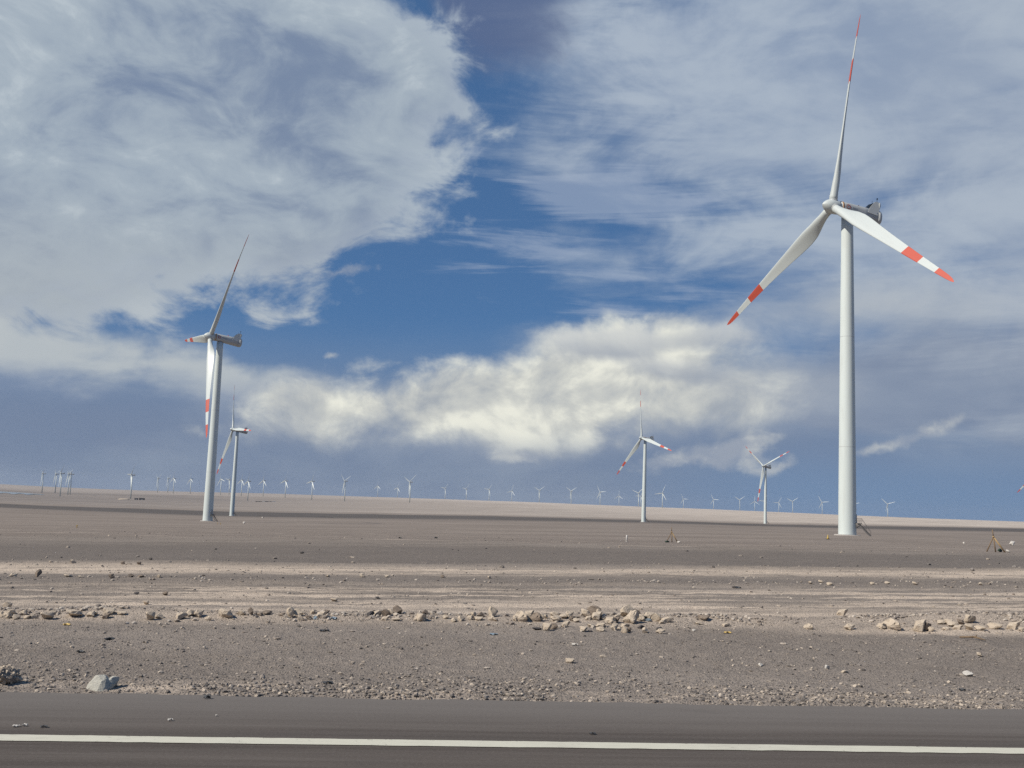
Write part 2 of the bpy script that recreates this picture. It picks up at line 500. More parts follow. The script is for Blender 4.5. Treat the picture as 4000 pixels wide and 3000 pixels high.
m_ground, b = material('desert_gravel')
p, u, v = road_coords()
g_big = noise(mapping(p, (0, 0, 0), (0, 0, 0), (0.10, 0.32, 0.3)), 1.0, 5, 0.6)
g_str = noise(mapping(p, (4, 0, 0), (0, 0, 0), (0.22, 2.2, 0.5)), 1.0, 6, 0.66)
g_patch = noise(mapping(p, (9, 3, 0), (0, 0, 0), (0.9, 2.2, 1.0)), 1.0, 6, 0.65)
g_grain = noise(p, 38.0, 4, 0.7)
g_peb = noise(p, 11.0, 5, 0.7)
vor = new('ShaderNodeTexVoronoi'); vor.feature = 'F1'; link(p, vor.inputs['Vector']); vor.inputs['Scale'].default_value = 42.0; vor.inputs['Randomness'].default_value = 1.0
v_d = S(vor.outputs['Distance']); vs = new('ShaderNodeSeparateColor'); link(vor.outputs['Color'], vs.inputs[0]); v_r = S(vs.outputs[0]); v_q = S(vs.outputs[1])
grey = mixc(sstep(g_big, 0.35, 0.65), (0.203, 0.172, 0.144), (0.258, 0.220, 0.185))
grey = mixc(sstep(v, 24.2, 25.6) * sstep(v, 44.0, 34.0) * 0.8, grey, (0.160, 0.138, 0.120))
grey = mixc(band(v, 20.0, 1.3) * 0.7, grey, (0.164, 0.141, 0.122))
# wheel-polished pale fines in strips beside the road
wob = (g_big - 0.5) * 1.6
st = sstep(g_str, 0.44, 0.60)
pale_f = band(v + wob, 23.1, 0.95) * lstep(g_str, 0.34, 0.50) + band(v + wob * 0.6, 16.9, 1.5) * st * 1.1 + band(v + wob * 0.4, 15.1, 0.40) * lstep(g_str, 0.36, 0.50) * 0.9 + band(v + wob * 0.3, 14.1, 0.35) * 0.85
pale_f = pale_f + band(v, 13.1, 0.45) * 0.5 + band(v, 21.9, 0.5) * st * 0.6 + sstep(g_patch, 0.64, 0.76) * sstep(v, 9.0, 10.5) * 0.45
pale_f = pale_f + sstep(u, 3.8, 7.0) * band(v + wob * 0.3, 12.35, 0.30) * 0.8 + band(v, 8.25, 0.22) * sstep(g_patch, 0.50, 0.60) * 0.55
cg = mixc(S.m('MINIMUM', pale_f, 1.0), grey, (0.545, 0.448, 0.350))
# far plain: brown, then a band of darker ground colour, then pale sand rising to the skyline
gf = noise(mapping(p, (0, 0, 0), (0, 0, 0), (0.0016, 0.011, 0.01)), 1.0, 5, 0.6)
gf2 = noise(mapping(p, (70, 30, 0), (0, 0, 0), (0.012, 0.05, 0.02)), 1.0, 6, 0.62)
vv = v + (gf - 0.5) * 260.0 + u * 0.02
brown = mixc(sstep(gf2, 0.40, 0.62), (0.205, 0.171, 0.143), (0.258, 0.217, 0.182))
cg = mixc(sstep(v, 42.0, 66.0), cg, brown)
streak = sstep(gf2, 0.62, 0.74) * sstep(v, 55.0, 80.0) * 0.5
cg = mixc(streak, cg, (0.43, 0.375, 0.32))
# patches of crust, wash lines and old tracks over the middle plain
gm = noise(mapping(p, (15, 40, 0), (0, 0, R(4)), (0.045, 0.42, 0.1)), 1.0, 6, 0.66)
gm2 = noise(mapping(p, (2, 77, 0), (0, 0, R(-3)), (0.16, 0.9, 0.2)), 1.0, 5, 0.7)
mid_ = sstep(v, 26.0, 50.0) * sstep(v, 520.0, 260.0)
cg = mixc(sstep(gm, 0.57, 0.68) * mid_ * 0.80, cg, (0.430, 0.360, 0.292))
cg = mixc(sstep(gm, 0.43, 0.33) * mid_ * 0.55, cg, (0.150, 0.130, 0.114))
cg = mixc(sstep(gm2, 0.64, 0.72) * mid_ * 0.60, cg, (0.480, 0.410, 0.340))
cg = mixc(sstep(gm2, 0.34, 0.27) * mid_ * 0.55, cg, (0.110, 0.096, 0.086))
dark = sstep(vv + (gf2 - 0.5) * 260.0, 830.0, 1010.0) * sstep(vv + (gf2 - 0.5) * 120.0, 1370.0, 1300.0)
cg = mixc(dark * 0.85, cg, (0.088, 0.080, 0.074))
sand = sstep(vv, 1330.0, 1700.0)
lr = sstep(u + (gf - 0.5) * 900.0 + v * 0.05, -900.0, 1500.0)
sand_c = mixc(lr, mixc(sstep(gf, 0.4, 0.6), (0.200, 0.173, 0.152), (0.265, 0.228, 0.196)), mixc(sstep(gf2, 0.35, 0.65), (0.420, 0.358, 0.295), (0.600, 0.520, 0.432)))
sand_c = mixc(sstep(gf, 0.50, 0.62) * sstep(vv, 1500.0, 2200.0) * 0.55, sand_c, (0.235, 0.200, 0.172))
sand_c = mixc(sstep(v + (gf - 0.5) * 1500.0, 4600.0, 5600.0) * 0.3, sand_c, (0.56, 0.49, 0.42))
cg = mixc(sand, cg, sand_c)
# grit
nr_ = sstep(v, 60.0, 18.0)
peb = sstep(v_d, 0.42, 0.24) * nr_ * sstep(g_patch, 0.36, 0.58)
cg = mixc(peb * sstep(v_r, 0.62, 0.68) * 0.75, cg, (0.44, 0.375, 0.305))
cg = mixc(peb * sstep(v_r, 0.24, 0.18) * 0.75, cg, (0.095, 0.084, 0.077))
cg = mixc(sstep(g_peb, 0.56, 0.72) * nr_ * 0.40, cg, (0.37, 0.32, 0.265))
cg = mixc(sstep(g_peb, 0.44, 0.30) * nr_ * 0.45, cg, (0.105, 0.093, 0.085))
cg = mixc(0.45, cg, mixc(sstep(g_grain, 0.30, 0.70), (0.22, 0.22, 0.22), (0.80, 0.80, 0.80)), 'OVERLAY')
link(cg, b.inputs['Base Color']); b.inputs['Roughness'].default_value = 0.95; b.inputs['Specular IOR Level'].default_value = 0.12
bump(b, g_grain * 0.4 + g_peb + sstep(v_d, 0.5, 0.1) * 0.5, 0.75, 0.025)

m_asph, b = material('asphalt')
p, u, v = road_coords()
a_grain = noise(p, 160.0, 3, 0.8)
a_long = noise(mapping(p, (0, 0, 0), (0, 0, 0), (0.12, 3.0, 1)), 1.0, 5, 0.6)
a_blot = noise(mapping(p, (3, 8, 0), (0, 0, 0), (0.8, 2.0, 1)), 1.0, 5, 0.6)
ca = mixc(sstep(a_long, 0.30, 0.70), (0.066, 0.053, 0.043), (0.108, 0.090, 0.075))
a_fine = noise(mapping(p, (6, 2, 0), (0, 0, 0), (0.5, 14.0, 1)), 1.0, 5, 0.65)
ca = mixc(sstep(a_fine, 0.42, 0.66) * 0.40, ca, (0.130, 0.112, 0.096))
ca = mixc(band(v + (a_blot - 0.5) * 0.12, 6.79, 0.10) * 0.45, ca, (0.052, 0.043, 0.036))
ca = mixc(sstep(v + (a_long - 0.5) * 0.9, 6.75, 8.0), ca, (0.158, 0.140, 0.123))     # dust blown onto the shoulder
ca = mixc(sstep(a_blot, 0.58, 0.74) * 0.25, ca, (0.060, 0.052, 0.048))
a_mid = noise(p, 45.0, 4, 0.75)
ca = mixc(sstep(a_grain, 0.45, 0.75) * 0.35, ca, (0.19, 0.17, 0.155))
ca = mixc(sstep(a_mid, 0.50, 0.72) * 0.40, ca, (0.17, 0.15, 0.135))
ca = mixc(sstep(a_mid, 0.46, 0.30) * 0.40, ca, (0.040, 0.034, 0.030))
link(ca, b.inputs['Base Color']); b.inputs['Roughness'].default_value = 0.88; b.inputs['Specular IOR Level'].default_value = 0.25
bump(b, a_grain, 0.35, 0.004)

m_paint, b = material('road_paint')
p, u, v = road_coords()
w_ = noise(mapping(p, (0, 0, 0), (0, 0, 0), (6.0, 40.0, 1)), 1.0, 5, 0.7)
g_ = noise(p, 140.0, 3, 0.75)
cp = mixc(sstep(w_, 0.48, 0.74) * 0.55, (0.60, 0.575, 0.46), (0.40, 0.37, 0.30))
g2_ = noise(p, 24.0, 5, 0.75)
cp = mixc(sstep(g_, 0.58, 0.76) * 0.45, cp, (0.28, 0.25, 0.22))
rim = S.m('MAXIMUM', band(v, 6.53, 0.022), band(v, 6.70, 0.022))
cp = mixc(sstep(g2_ + rim * 0.05, 0.62, 0.70) * 0.75, cp, (0.115, 0.098, 0.083))
cp = mixc(sstep(noise(p, 2.2, 4, 0.6), 0.5, 0.75) * 0.30, cp, (0.36, 0.32, 0.26))
link(cp, b.inputs['Base Color']); b.inputs['Roughness'].default_value = 0.7
bump(b, g_, 0.3, 0.002)

# ------------------------------------------------------------------ ground sheet
azs = np.concatenate([np.linspace(-180, -38, 44)[:-1], np.linspace(-38, 38, 620), np.linspace(38, 180, 44)[1:-1]])
rs = np.concatenate([[0.0, 2.0, 4.0], np.exp(np.linspace(math.log(6.0), math.log(42.0), 520)), np.exp(np.linspace(math.log(42.0), math.log(1800.0), 330))[1:], np.exp(np.linspace(math.log(1800.0), math.log(14000.0), 90))[1:]])
AA, RR = np.meshgrid(np.radians(azs), rs)
GX, GY = RR * np.sin(AA), RR * np.cos(AA)
GZ = ground_z(GX, GY)
nr, na = GX.shape
idx = np.arange(nr * na).reshape(nr, na); nxt = np.roll(idx, -1, 1)
Q = np.stack([idx[:-1], idx[1:], nxt[1:], nxt[:-1]], -1).reshape(-1, 4)
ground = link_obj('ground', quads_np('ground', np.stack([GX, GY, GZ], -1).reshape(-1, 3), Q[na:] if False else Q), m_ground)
prop(ground, 'brown-grey desert gravel plain reaching to the skyline', kind='structure')


# ------------------------------------------------------------------ road, shoulder edge and painted line
def strip(name, v0, v1, z, mat, us, wob0=None, wob1=None, nv=2):
    V, Fq = [], []
    for i, uu in enumerate(us):
        for j in range(nv):
            t = j / (nv - 1)
            a0 = v0 + (wob0(uu) if wob0 else 0); a1 = v1 + (wob1(uu) if wob1 else 0)
            x, y = from_road(uu, a0 + (a1 - a0) * t)
            V.append((x, y, z))
    for i in range(len(us) - 1):
        for j in range(nv - 1):
            k = i * nv + j
            Fq.append((k, k + nv, k + nv + 1, k + 1))
    return link_obj(name, mesh_from(name, V, Fq), mat)


def e1(uu): return float(edge_wobble(np.array([uu]))[0])
def lw(uu): return 0.016 * (float(vnoise(np.array([uu * 9.0]), np.array([2.5]))[0]) - 0.5)
def lw2(uu): return 0.010 * (float(vnoise(np.array([uu * 11.0]), np.array([7.5]), 1)[0]) - 0.5)


US = [-400, -120, -40, -20] + list(np.arange(-12, 12.01, 0.05)) + [20, 40, 120, 400]
road = strip('road', -4.0, V_EDGE + 0.03, 0.0, m_asph, US, None, e1, 3)
prop(road, 'dark worn asphalt road and shoulder in the foreground', kind='structure')
line = strip('road_marking', 6.535, 6.695, 0.004, m_paint, US, lw, lw2)
prop(line, 'solid off-white painted edge line along the asphalt', kind='structure')
# ------------------------------------------------------------------ wind turbines
def paint(name, colr, rough=0.45, dirt=0.0, dirt_c=(0.35, 0.32, 0.27)):
    m, b = material(name)
    tcn = new('ShaderNodeTexCoord')
    k = noise(mapping(tcn.outputs['Object'], (0, 0, 0), (0, 0, 0), (1.0, 1.0, 0.12)), 1.1, 6, 0.65)
    k2 = noise(tcn.outputs['Object'], 0.35, 4, 0.5)
    c0 = mixc(sstep(k, 0.45, 0.75) * dirt, colr, dirt_c)
    c0 = mixc(sstep(k2, 0.40, 0.70) * (dirt * 0.5), c0, tuple(x * 0.85 for x in colr))
    link(c0, b.inputs['Base Color']); b.inputs['Roughness'].default_value = rough
    return m


m_tower = paint('tower_paint', (0.635, 0.69, 0.655), 0.48, 0.16)
m_blade = paint('blade_white', (0.54, 0.58, 0.555), 0.45, 0.14)
m_red = paint('signal_red', (0.50, 0.080, 0.045), 0.5, 0.4, (0.36, 0.12, 0.09))
m_nac = paint('nacelle_shell', (0.46, 0.475, 0.46), 0.5, 0.35, (0.36, 0.35, 0.32))
m_nacd = paint('nacelle_grey', (0.40, 0.42, 0.42), 0.55, 0.3)
m_orange = paint('grease_orange', (0.45, 0.22, 0.06), 0.6, 0.6)
m_logo = paint('logo_red', (0.42, 0.13, 0.11), 0.5, 0.5, (0.45, 0.38, 0.35))
m_ink = paint('lettering_slate', (0.30, 0.32, 0.33), 0.5, 0.3)
m_steel = paint('galvanised_steel', (0.10, 0.095, 0.092), 0.55, 0.4)
m_conc = paint('concrete', (0.42, 0.385, 0.35), 0.9, 0.5)
m_dark = paint('dark_rubber', (0.03, 0.03, 0.032), 0.7, 0.2)

RB, OVER, TILT = 50.6, 4.44, R(6.5)


def blade_section(r, n=28, grow=0.0):
    """Airfoil section at radius r: x towards the leading edge, y towards the suction side (downwind)."""
    t = r / RB
    ch = np.interp(t, [0, .045, .08, .13, .18, .23, .30, .40, .50, .60, .70, .80, .90, .955, .985, 1.0], [2.0, 2.0, 2.15, 2.9, 3.65, 3.95, 3.72, 3.15, 2.70, 2.30, 1.95, 1.60, 1.28, 1.02, 0.66, 0.16])
    th = np.interp(t, [0, .05, .10, .16, .23, .40, .70, 1.0], [1.0, 1.0, .80, .50, .34, .24, .19, .15]) * ch
    tw = R(float(np.interp(t, [0, .15, .25, .4, .6, .8, 1.0], [16, 16, 12, 7, 3.0, 0.8, -0.5])) + 24.0)   # twist plus blade pitch
    rnd = float(np.interp(t, [.05, .16], [1, 0]))
    P_ = []
    for i in range(n):
        a = 2 * math.pi * i / n
        cx, cy = math.cos(a), math.sin(a)
        xs = 0.5 * (1 + cx)                       # 1 = trailing edge side
        half = 5 * 1.0 * (0.2969 * math.sqrt(xs) - 0.126 * xs - 0.3516 * xs ** 2 + 0.2843 * xs ** 3 - 0.1015 * xs ** 4)
        camb = 0.035 * ch * math.sin(math.pi * xs)
        ax_ = (0.30 - xs) * ch; ay = (half * th if cy >= 0 else -half * th * 0.75) + camb
        cxr, cyr = -cx * ch / 2, cy * th / 2
        x = ax_ * (1 - rnd) + cxr * rnd; y = ay * (1 - rnd) + cyr * rnd
        if grow:
            l = math.hypot(x, y) + 1e-6; x, y = x * (1 + grow / l), y * (1 + grow / max(abs(y), 0.05) * 0.4)
        # leading edge turned upwind (-y) by the pitch angle
        P_.append((x * math.cos(tw) + y * math.sin(tw), -x * math.sin(tw) + y * math.cos(tw)))
    bend = -0.5 * (t ** 2) + 1.3 * t ** 3          # flexed slightly by the wind
    return [(px_, py_ + bend, r) for px_, py_ in P_]


def blade_mesh(name, t0, t1, grow=0.0, ns=30, n=28, caps=True):
    rr = [RB * (t0 + (t1 - t0) * i / (ns - 1)) for i in range(ns)]
    if t1 >= 1.0: rr = rr[:-1] + [RB * 0.993, RB * 0.998, RB]
    V, Fq = [], []
    for r in rr: V += blade_section(r, n, grow)
    for j in range(len(rr) - 1):
        for i in range(n):
            k = (i + 1) % n
            Fq.append((j * n + i, j * n + k, (j + 1) * n + k, (j + 1) * n + i))
    if caps: Fq.append(tuple(range(n - 1, -1, -1))); Fq.append(tuple(range((len(rr) - 1) * n, len(rr) * n)))
    me = mesh_from(name, V, Fq, True)
    return me


# in blade space: x = towards the leading edge, y = downwind, z = out along the blade
ME = {}
ME['blade'] = blade_mesh('blade', 0.026, 1.0, 0, 40); ME['blade'].materials.append(m_blade)
ME['band'] = blade_mesh('red_band', 0.64, 0.76, 0.012, 6, caps=False); ME['band'].materials.append(m_red)
ME['tip'] = blade_mesh('red_tip', 0.88, 1.0, 0.012, 8, caps=False); ME['tip'].materials.append(m_red)
ME['far_blade'] = blade_mesh('far_blade', 0.026, 1.0, 0, 16, 12); ME['far_blade'].transform(Matrix.Diagonal((1.25, 1.25, 1, 1))); ME['far_blade'].materials.append(m_blade)
mb = MB(); V, Fq = lathe([(1.06, 1.15), (1.14, 1.35), (1.14, 1.62), (1.04, 1.74)], 32); mb.add(V, Fq)
ME['collar'] = mb.mesh('root_collar', True); ME['collar'].materials.append(m_nac)
# tower: steel cans with shallow welded joints
TOP = HUB - 2.0
prof = [(2.11, 0.0), (2.10, 0.15)]
for k in range(1, 27):
    z = 0.15 + (TOP - 0.15) * k / 26
    r = 2.10 - 0.70 * (z / TOP) ** 1.15
    prof.append((r, z))
V, Fq = lathe(prof, 64); ME['tower'] = mesh_from('tower', V, Fq, True); ME['tower'].materials.append(m_tower)
def tower_r(z): return 2.10 - 0.70 * (z / TOP) ** 1.15
for key, zz in (('joint_a', 21.0), ('joint_b', 48.0)):
    V, Fq = lathe([(tower_r(zz) + 0.008, zz - 0.05), (tower_r(zz) + 0.008, zz + 0.05)], 64); ME[key] = mesh_from('flange_joint', V, Fq); ME[key].materials.append(m_nac)
V, Fq = lathe([(2.1, 0.0), (1.4, TOP)], 20); ME['far_tower'] = mesh_from('far_tower', V, Fq, True); ME['far_tower'].materials.append(m_tower)
V, Fq = lathe([(3.1, -1.2), (3.1, 0.10), (2.95, 0.22)], 24); ME['pad'] = mesh_from('foundation', V, Fq); ME['pad'].materials.append(m_conc)


# nacelle: x = upwind, barrel with a flattened belly
def nac_ring(x, w, h, zc, n=36, belly=0.80, p=2.6):
    out = []
    for i in range(n):
        a = 2 * math.pi * i / n
        cx, cy = math.cos(a), math.sin(a)
        yy = math.copysign(abs(cx) ** (2 / p), cx) * w / 2
        zz = math.copysign(abs(cy) ** (2 / p), cy) * h / 2
        if zz < 0: zz *= belly
        out.append((x, yy, zc + zz))
    return out


def loft(rings, cap=True):
    n = len(rings[0]); V = [q for r in rings for q in r]; Fq = []
    for j in range(len(rings) - 1):
        for i in range(n):
            k = (i + 1) % n
            Fq.append((j * n + i, j * n + k, (j + 1) * n + k, (j + 1) * n + i))
    if cap: Fq += [tuple(range(n - 1, -1, -1)), tuple(range((len(rings) - 1) * n, len(rings) * n))]
    return V, Fq


V, Fq = loft([nac_ring(*a) for a in ((2.75, 2.6, 2.7, 0), (2.70, 3.1, 3.2, 0), (2.4, 3.35, 3.45, 0), (0.0, 3.5, 3.65, 0), (-4.0, 3.65, 3.95, -0.05), (-8.05, 3.85, 4.3, -0.12))])
ME['nacelle'] = mesh_from('nacelle', V, Fq, True); ME['nacelle'].materials.append(m_nac)
V, Fq = loft([nac_ring(*a) for a in ((-8.05, 3.88, 4.34, -0.12), (-8.8, 3.86, 4.30, -0.12), (-9.2, 3.6, 4.0, -0.12), (-9.42, 2.9, 3.2, -0.12), (-9.5, 1.4, 1.6, -0.12))])
ME['tail_cap'] = mesh_from('tail_cap', V, Fq, True); ME['tail_cap'].materials.append(m_nac)
V, Fq = loft([nac_ring(*a) for a in ((2.45, 3.42, 3.52, 0), (2.15, 3.45, 3.56, 0))], True)
ME['seal'] = mesh_from('front_seal', V, Fq, True); ME['seal'].materials.append(m_orange)
V, Fq = lathe([(1.35, 0), (1.30, 0.30), (1.30, 0.9)], 32); ME['yaw'] = mesh_from('yaw_ring', V, Fq, True); ME['yaw'].materials.append(m_nacd)


def plate(outline, y0, y1, th):
    """Side fin: outline of (x, z), leaning from y0 at its foot to y1 at its top."""
    zs = [z for _, z in outline]; lo, hi = min(zs), max(zs); n = len(outline)
    V = [(x, (y0 + (y1 - y0) * (z - lo) / (hi - lo)) + s * th / 2, z) for s in (-1, 1) for x, z in outline]
    return V, [tuple(range(n)), tuple(range(2 * n - 1, n - 1, -1))] + [((i + 1) % n, i, n + i, n + (i + 1) % n) for i in range(n)]


fin = [(-4.75, 0.35), (-7.55, 0.10), (-8.05, 0.85), (-8.85, 3.20), (-8.75, 3.72), (-8.35, 3.98), (-7.6, 4.0), (-7.0, 3.75), (-5.6, 2.0)]
for s_, key in ((1, 'fin_a'), (-1, 'fin_b')):
    V, Fq = plate(fin, 1.93 * s_, 1.05 * s_, 0.10)
    ME[key] = mesh_from('cooler_fin', V, Fq); ME[key].materials.append(m_nac)
mb = MB().box(-8.6, -7.4, -1.0, 1.0, 3.78, 3.90).box(-8.5, -8.35, -1.5, 1.5, 1.9, 3.78)
ME['cooler'] = mb.mesh('cooler_panel'); ME['cooler'].materials.append(m_nacd)
mb = MB().bar((-8.2, 0.5, 3.9), (-8.2, 0.5, 5.0), 0.05).bar((-8.2, 0.25, 4.85), (-8.2, 0.75, 4.85), 0.03).box(-8.32, -8.08, 0.40, 0.60, 4.9, 5.2)
ME['rod'] = MB().bar((-7.6, -0.6, 3.88), (-7.6, -0.6, 4.7), 0.04).mesh('lightning_rod'); ME['rod'].materials.append(m_dark)
ME['mast'] = mb.mesh('wind_mast'); ME['mast'].materials.append(m_dark)
mb = MB()
V, Fq = lathe([(0.16, 0), (0.20, 0.1), (0.18, 0.35), (0.08, 0.46)], 12); mb.add(V, Fq, Matrix.Translation((-3.2, 0, 1.85)))
ME['beacon'] = mb.mesh('warning_beacon', True); ME['beacon'].materials.append(m_red)
mb = MB().box(-1.6, -0.6, -0.5, 0.5, 1.78, 1.86)
ME['hatch'] = mb.mesh('roof_hatch'); ME['hatch'].materials.append(m_nacd)


def on_side(x, z, s):
    """Point on the nacelle flank, a touch proud."""
    w, h = 3.52, 3.66; zz = abs(z) / (h / 2 * (0.80 if z < 0 else 1)); yy = (1 - min(zz, 0.98) ** 2.6) ** (1 / 2.6) * w / 2
    return (x, s * (yy + 0.03), z)


def decal(shapes, s):
    V, Fq = [], []
    for poly in shapes:
        b0 = len(V); V += [on_side(x, z, s) for x, z in poly]; Fq.append(tuple(range(b0, len(V))) if s < 0 else tuple(range(len(V) - 1, b0 - 1, -1)))
    return V, Fq


burst = []
for k in range(9):                                # ring of red petals
    a = math.pi * 2 * k / 9
    c0, r0 = (0.95, 0.35), 0.55
    burst.append([(c0[0] + math.cos(a + da) * rr, c0[1] + math.sin(a + da) * rr) for da, rr in ((-0.22, 0.34), (-0.26, 0.66), (0, 0.80), (0.26, 0.66), (0.22, 0.34))])
letters = []                                      # short row of dark marks, too small to read
for k in range(4):
    x0, hgt = -0.30 - k * 0.58, (0.50, 0.56, 0.50, 0.62)[k]
    letters.append([(x0, 0.10), (x0, hgt), (x0 - 0.08, hgt + 0.06), (x0 - 0.36, hgt + 0.06), (x0 - 0.44, hgt), (x0 - 0.44, 0.10), (x0 - 0.36, 0.04), (x0 - 0.08, 0.04)])
for key, shp, mt in (('logo', burst, m_logo), ('lettering', letters, m_ink)):
    for s_, sd in ((-1, '_a'), (1, '_b')):
        ME[key + sd] = mesh_from(key, *decal(shp, s_)); ME[key + sd].materials.append(mt)
# spinner, about local z = upwind
V, Fq = lathe([(1.30, -1.75), (1.62, -1.60), (1.72, -1.0), (1.74, 0.0), (1.66, 0.8), (1.42, 1.55), (1.02, 2.15), (0.55, 2.6), (0.20, 2.85), (0.05, 2.92)], 40)
ME['hub'] = mesh_from('hub', V, Fq, True); ME['hub'].materials.append(m_blade)
V, Fq = loft([nac_ring(*a, n=16) for a in ((2.7, 3.0, 3.1, 0), (2.4, 3.4, 3.5, 0), (-8.0, 3.55, 3.8, 0), (-9.3, 2.8, 2.9, 0))])
ME['far_nacelle'] = mesh_from('far_nacelle', V, Fq, True); ME['far_nacelle'].materials.append(m_nac)
ME['far_fin'] = mesh_from('far_cooler', *MB().box(-8.5, -6.4, -1.4, 1.4, 1.6, 3.9).__dict__.values()); ME['far_fin'].materials.append(m_nacd)
# door with landing and steep stair, facing local +x
mb = MB().box(2.00, 2.14, -0.50, 0.50, 3.05, 5.15)
ME['door'] = mb.mesh('door'); ME['door'].materials.append(m_tower)
mb = MB().box(2.10, 2.17, -0.46, 0.46, 3.10, 5.10).bar((2.19, 0.34, 4.0), (2.19, 0.34, 4.25), 0.025)
ME['leaf'] = mb.mesh('door_leaf'); ME['leaf'].materials.append(m_nacd)
mb = MB().box(2.0, 3.3, -0.8, 0.8, 2.96, 3.05)
for y in (-0.78, 0.78):
    for x in (2.15, 2.75, 3.25): mb.bar((x, y, 3.05), (x, y, 4.15), 0.03, 6)
    mb.bar((2.1, y, 4.15), (3.25, y, 4.15), 0.03, 6); mb.bar((2.1, y, 3.6), (3.25, y, 3.6), 0.025, 6)
    mb.bar((2.2, y * 0.9, 2.98), (2.1, y * 0.9, 1.9), 0.05, 6); mb.bar((3.2, y * 0.9, 2.98), (2.1, y * 0.9, 1.9), 0.05, 6)
ME['landing'] = mb.mesh('landing'); ME['landing'].materials.append(m_steel)
mb = MB()
for y in (-0.5, 0.5):
    mb.box(-0.04, 0.04, -0.03, 0.03, 0, 4.05, Matrix.Translation((5.35, y, 0.05)) @ Matrix.Rotation(R(-44), 4, 'Y') @ Matrix.Diagonal((4.0, 1, 1, 1)))
    mb.bar((5.35, y, 0.05), (5.35, y, 1.05), 0.025, 6); mb.bar((4.3, y, 1.1), (4.3, y, 2.2), 0.025, 6); mb.bar((5.4, y, 1.05), (3.3, y, 4.1), 0.03, 6)
for k in range(11):
    t = (k + 0.7) / 11.5; mb.box(5.35 - 2.1 * t - 0.14, 5.35 - 2.1 * t + 0.14, -0.5, 0.5, 0.05 + 2.95 * t, 0.09 + 2.95 * t)
ME['stair'] = mb.mesh('stair'); ME['stair'].materials.append(m_steel)

DOOR_AZ = 118.0


def rotz_for(bearing): return math.pi / 2 - R(bearing)   # local +x towards a compass bearing


def turbine(name, a_deg, d, z, phase, face, label, group, full=True):
    x, y = d * math.sin(R(a_deg)), d * math.cos(R(a_deg))
    t = empty(name, (x, y, z)); prop(t, label, 'wind turbine', group)
    if full:
        link_obj('foundation', ME['pad'], parent=t)
        tw = link_obj('tower', ME['tower'], parent=t, M=Matrix.Translation((0, 0, 0.2)))
        link_obj('flange_joint', ME['joint_a'], parent=tw); link_obj('flange_joint', ME['joint_b'], parent=tw)
        Md = Matrix.Rotation(rotz_for(DOOR_AZ), 4, 'Z')
        dr = link_obj('door', ME['door'], parent=t, M=Md); link_obj('door_leaf', ME['leaf'], parent=dr)
        link_obj('landing', ME['landing'], parent=t, M=Md); link_obj('stair', ME['stair'], parent=t, M=Md)
    else:
        link_obj('tower', ME['far_tower'], parent=t)
    Mn = Matrix.Translation((0, 0, HUB)) @ Matrix.Rotation(rotz_for(face), 4, 'Z') @ Matrix.Rotation(-TILT, 4, 'Y')
    nc = link_obj('nacelle', ME['nacelle' if full else 'far_nacelle'], parent=t, M=Mn)
    if full:
        for nm, key in (('tail_cap', 'tail_cap'), ('front_seal', 'seal'), ('cooler_fin', 'fin_a'), ('cooler_fin', 'fin_b'), ('cooler_panel', 'cooler'), ('wind_mast', 'mast'), ('lightning_rod', 'rod'), ('warning_beacon', 'beacon'), ('roof_hatch', 'hatch'), ('logo', 'logo_a'), ('logo', 'logo_b'), ('lettering', 'lettering_a'), ('lettering', 'lettering_b')):
            link_obj(nm, ME[key], parent=nc)
        link_obj('yaw_ring', ME['yaw'], parent=t, M=Matrix.Translation((0, 0, HUB - 2.35)))
    else:
        link_obj('cooler_fin', ME['far_fin'], parent=nc)
    Mh = Mn @ Matrix.Translation((OVER, 0, 0)) @ Matrix.Rotation(R(90), 4, 'Y')       # local z = upwind
    link_obj('hub', ME['hub'], parent=t, M=Mh)
    up, upw = Vector((0, 0, 1)), Vector((1, 0, 0))
    for k in range(3):
        th = R(phase) + k * 2 * math.pi / 3
        # frame in nacelle space: seen from upwind the rotor turns clockwise
        right = (-upw).cross(up)
        zax = up * math.cos(th) + right * math.sin(th)
        xax = right * math.cos(th) - up * math.sin(th)
        yax = -upw
        B = Matrix(((xax.x, yax.x, zax.x, OVER), (xax.y, yax.y, zax.y, 0), (xax.z, yax.z, zax.z, 0), (0, 0, 0, 1)))
        bl = link_obj('blade', ME['blade' if full else 'far_blade'], parent=t, M=Mn @ B)
        if full:
            link_obj('red_band', ME['band'], parent=bl); link_obj('red_tip', ME['tip'], parent=bl); link_obj('root_collar', ME['collar'], parent=bl)
    return t


NEAR_LABEL = ['largest wind turbine, thick tower at the edge of the gravel with stair at its foot', 'second nearest wind turbine, seen side-on with logo on its nacelle',
              'wind turbine partly behind the side-on one, one blade pointing at the horizon', 'slender red-banded wind turbine with a blade straight up, beside bright cloud',
              'red-banded wind turbine with rotor set like a letter Y']
for (a, d, z, ph, ax), lb in zip(NEAR, NEAR_LABEL):
    x, y = d * math.sin(R(a)), d * math.cos(R(a))
    turbine('wind_turbine', a, d, gz(x, y), ph, ax, lb, 'red-banded turbines of the wind farm')
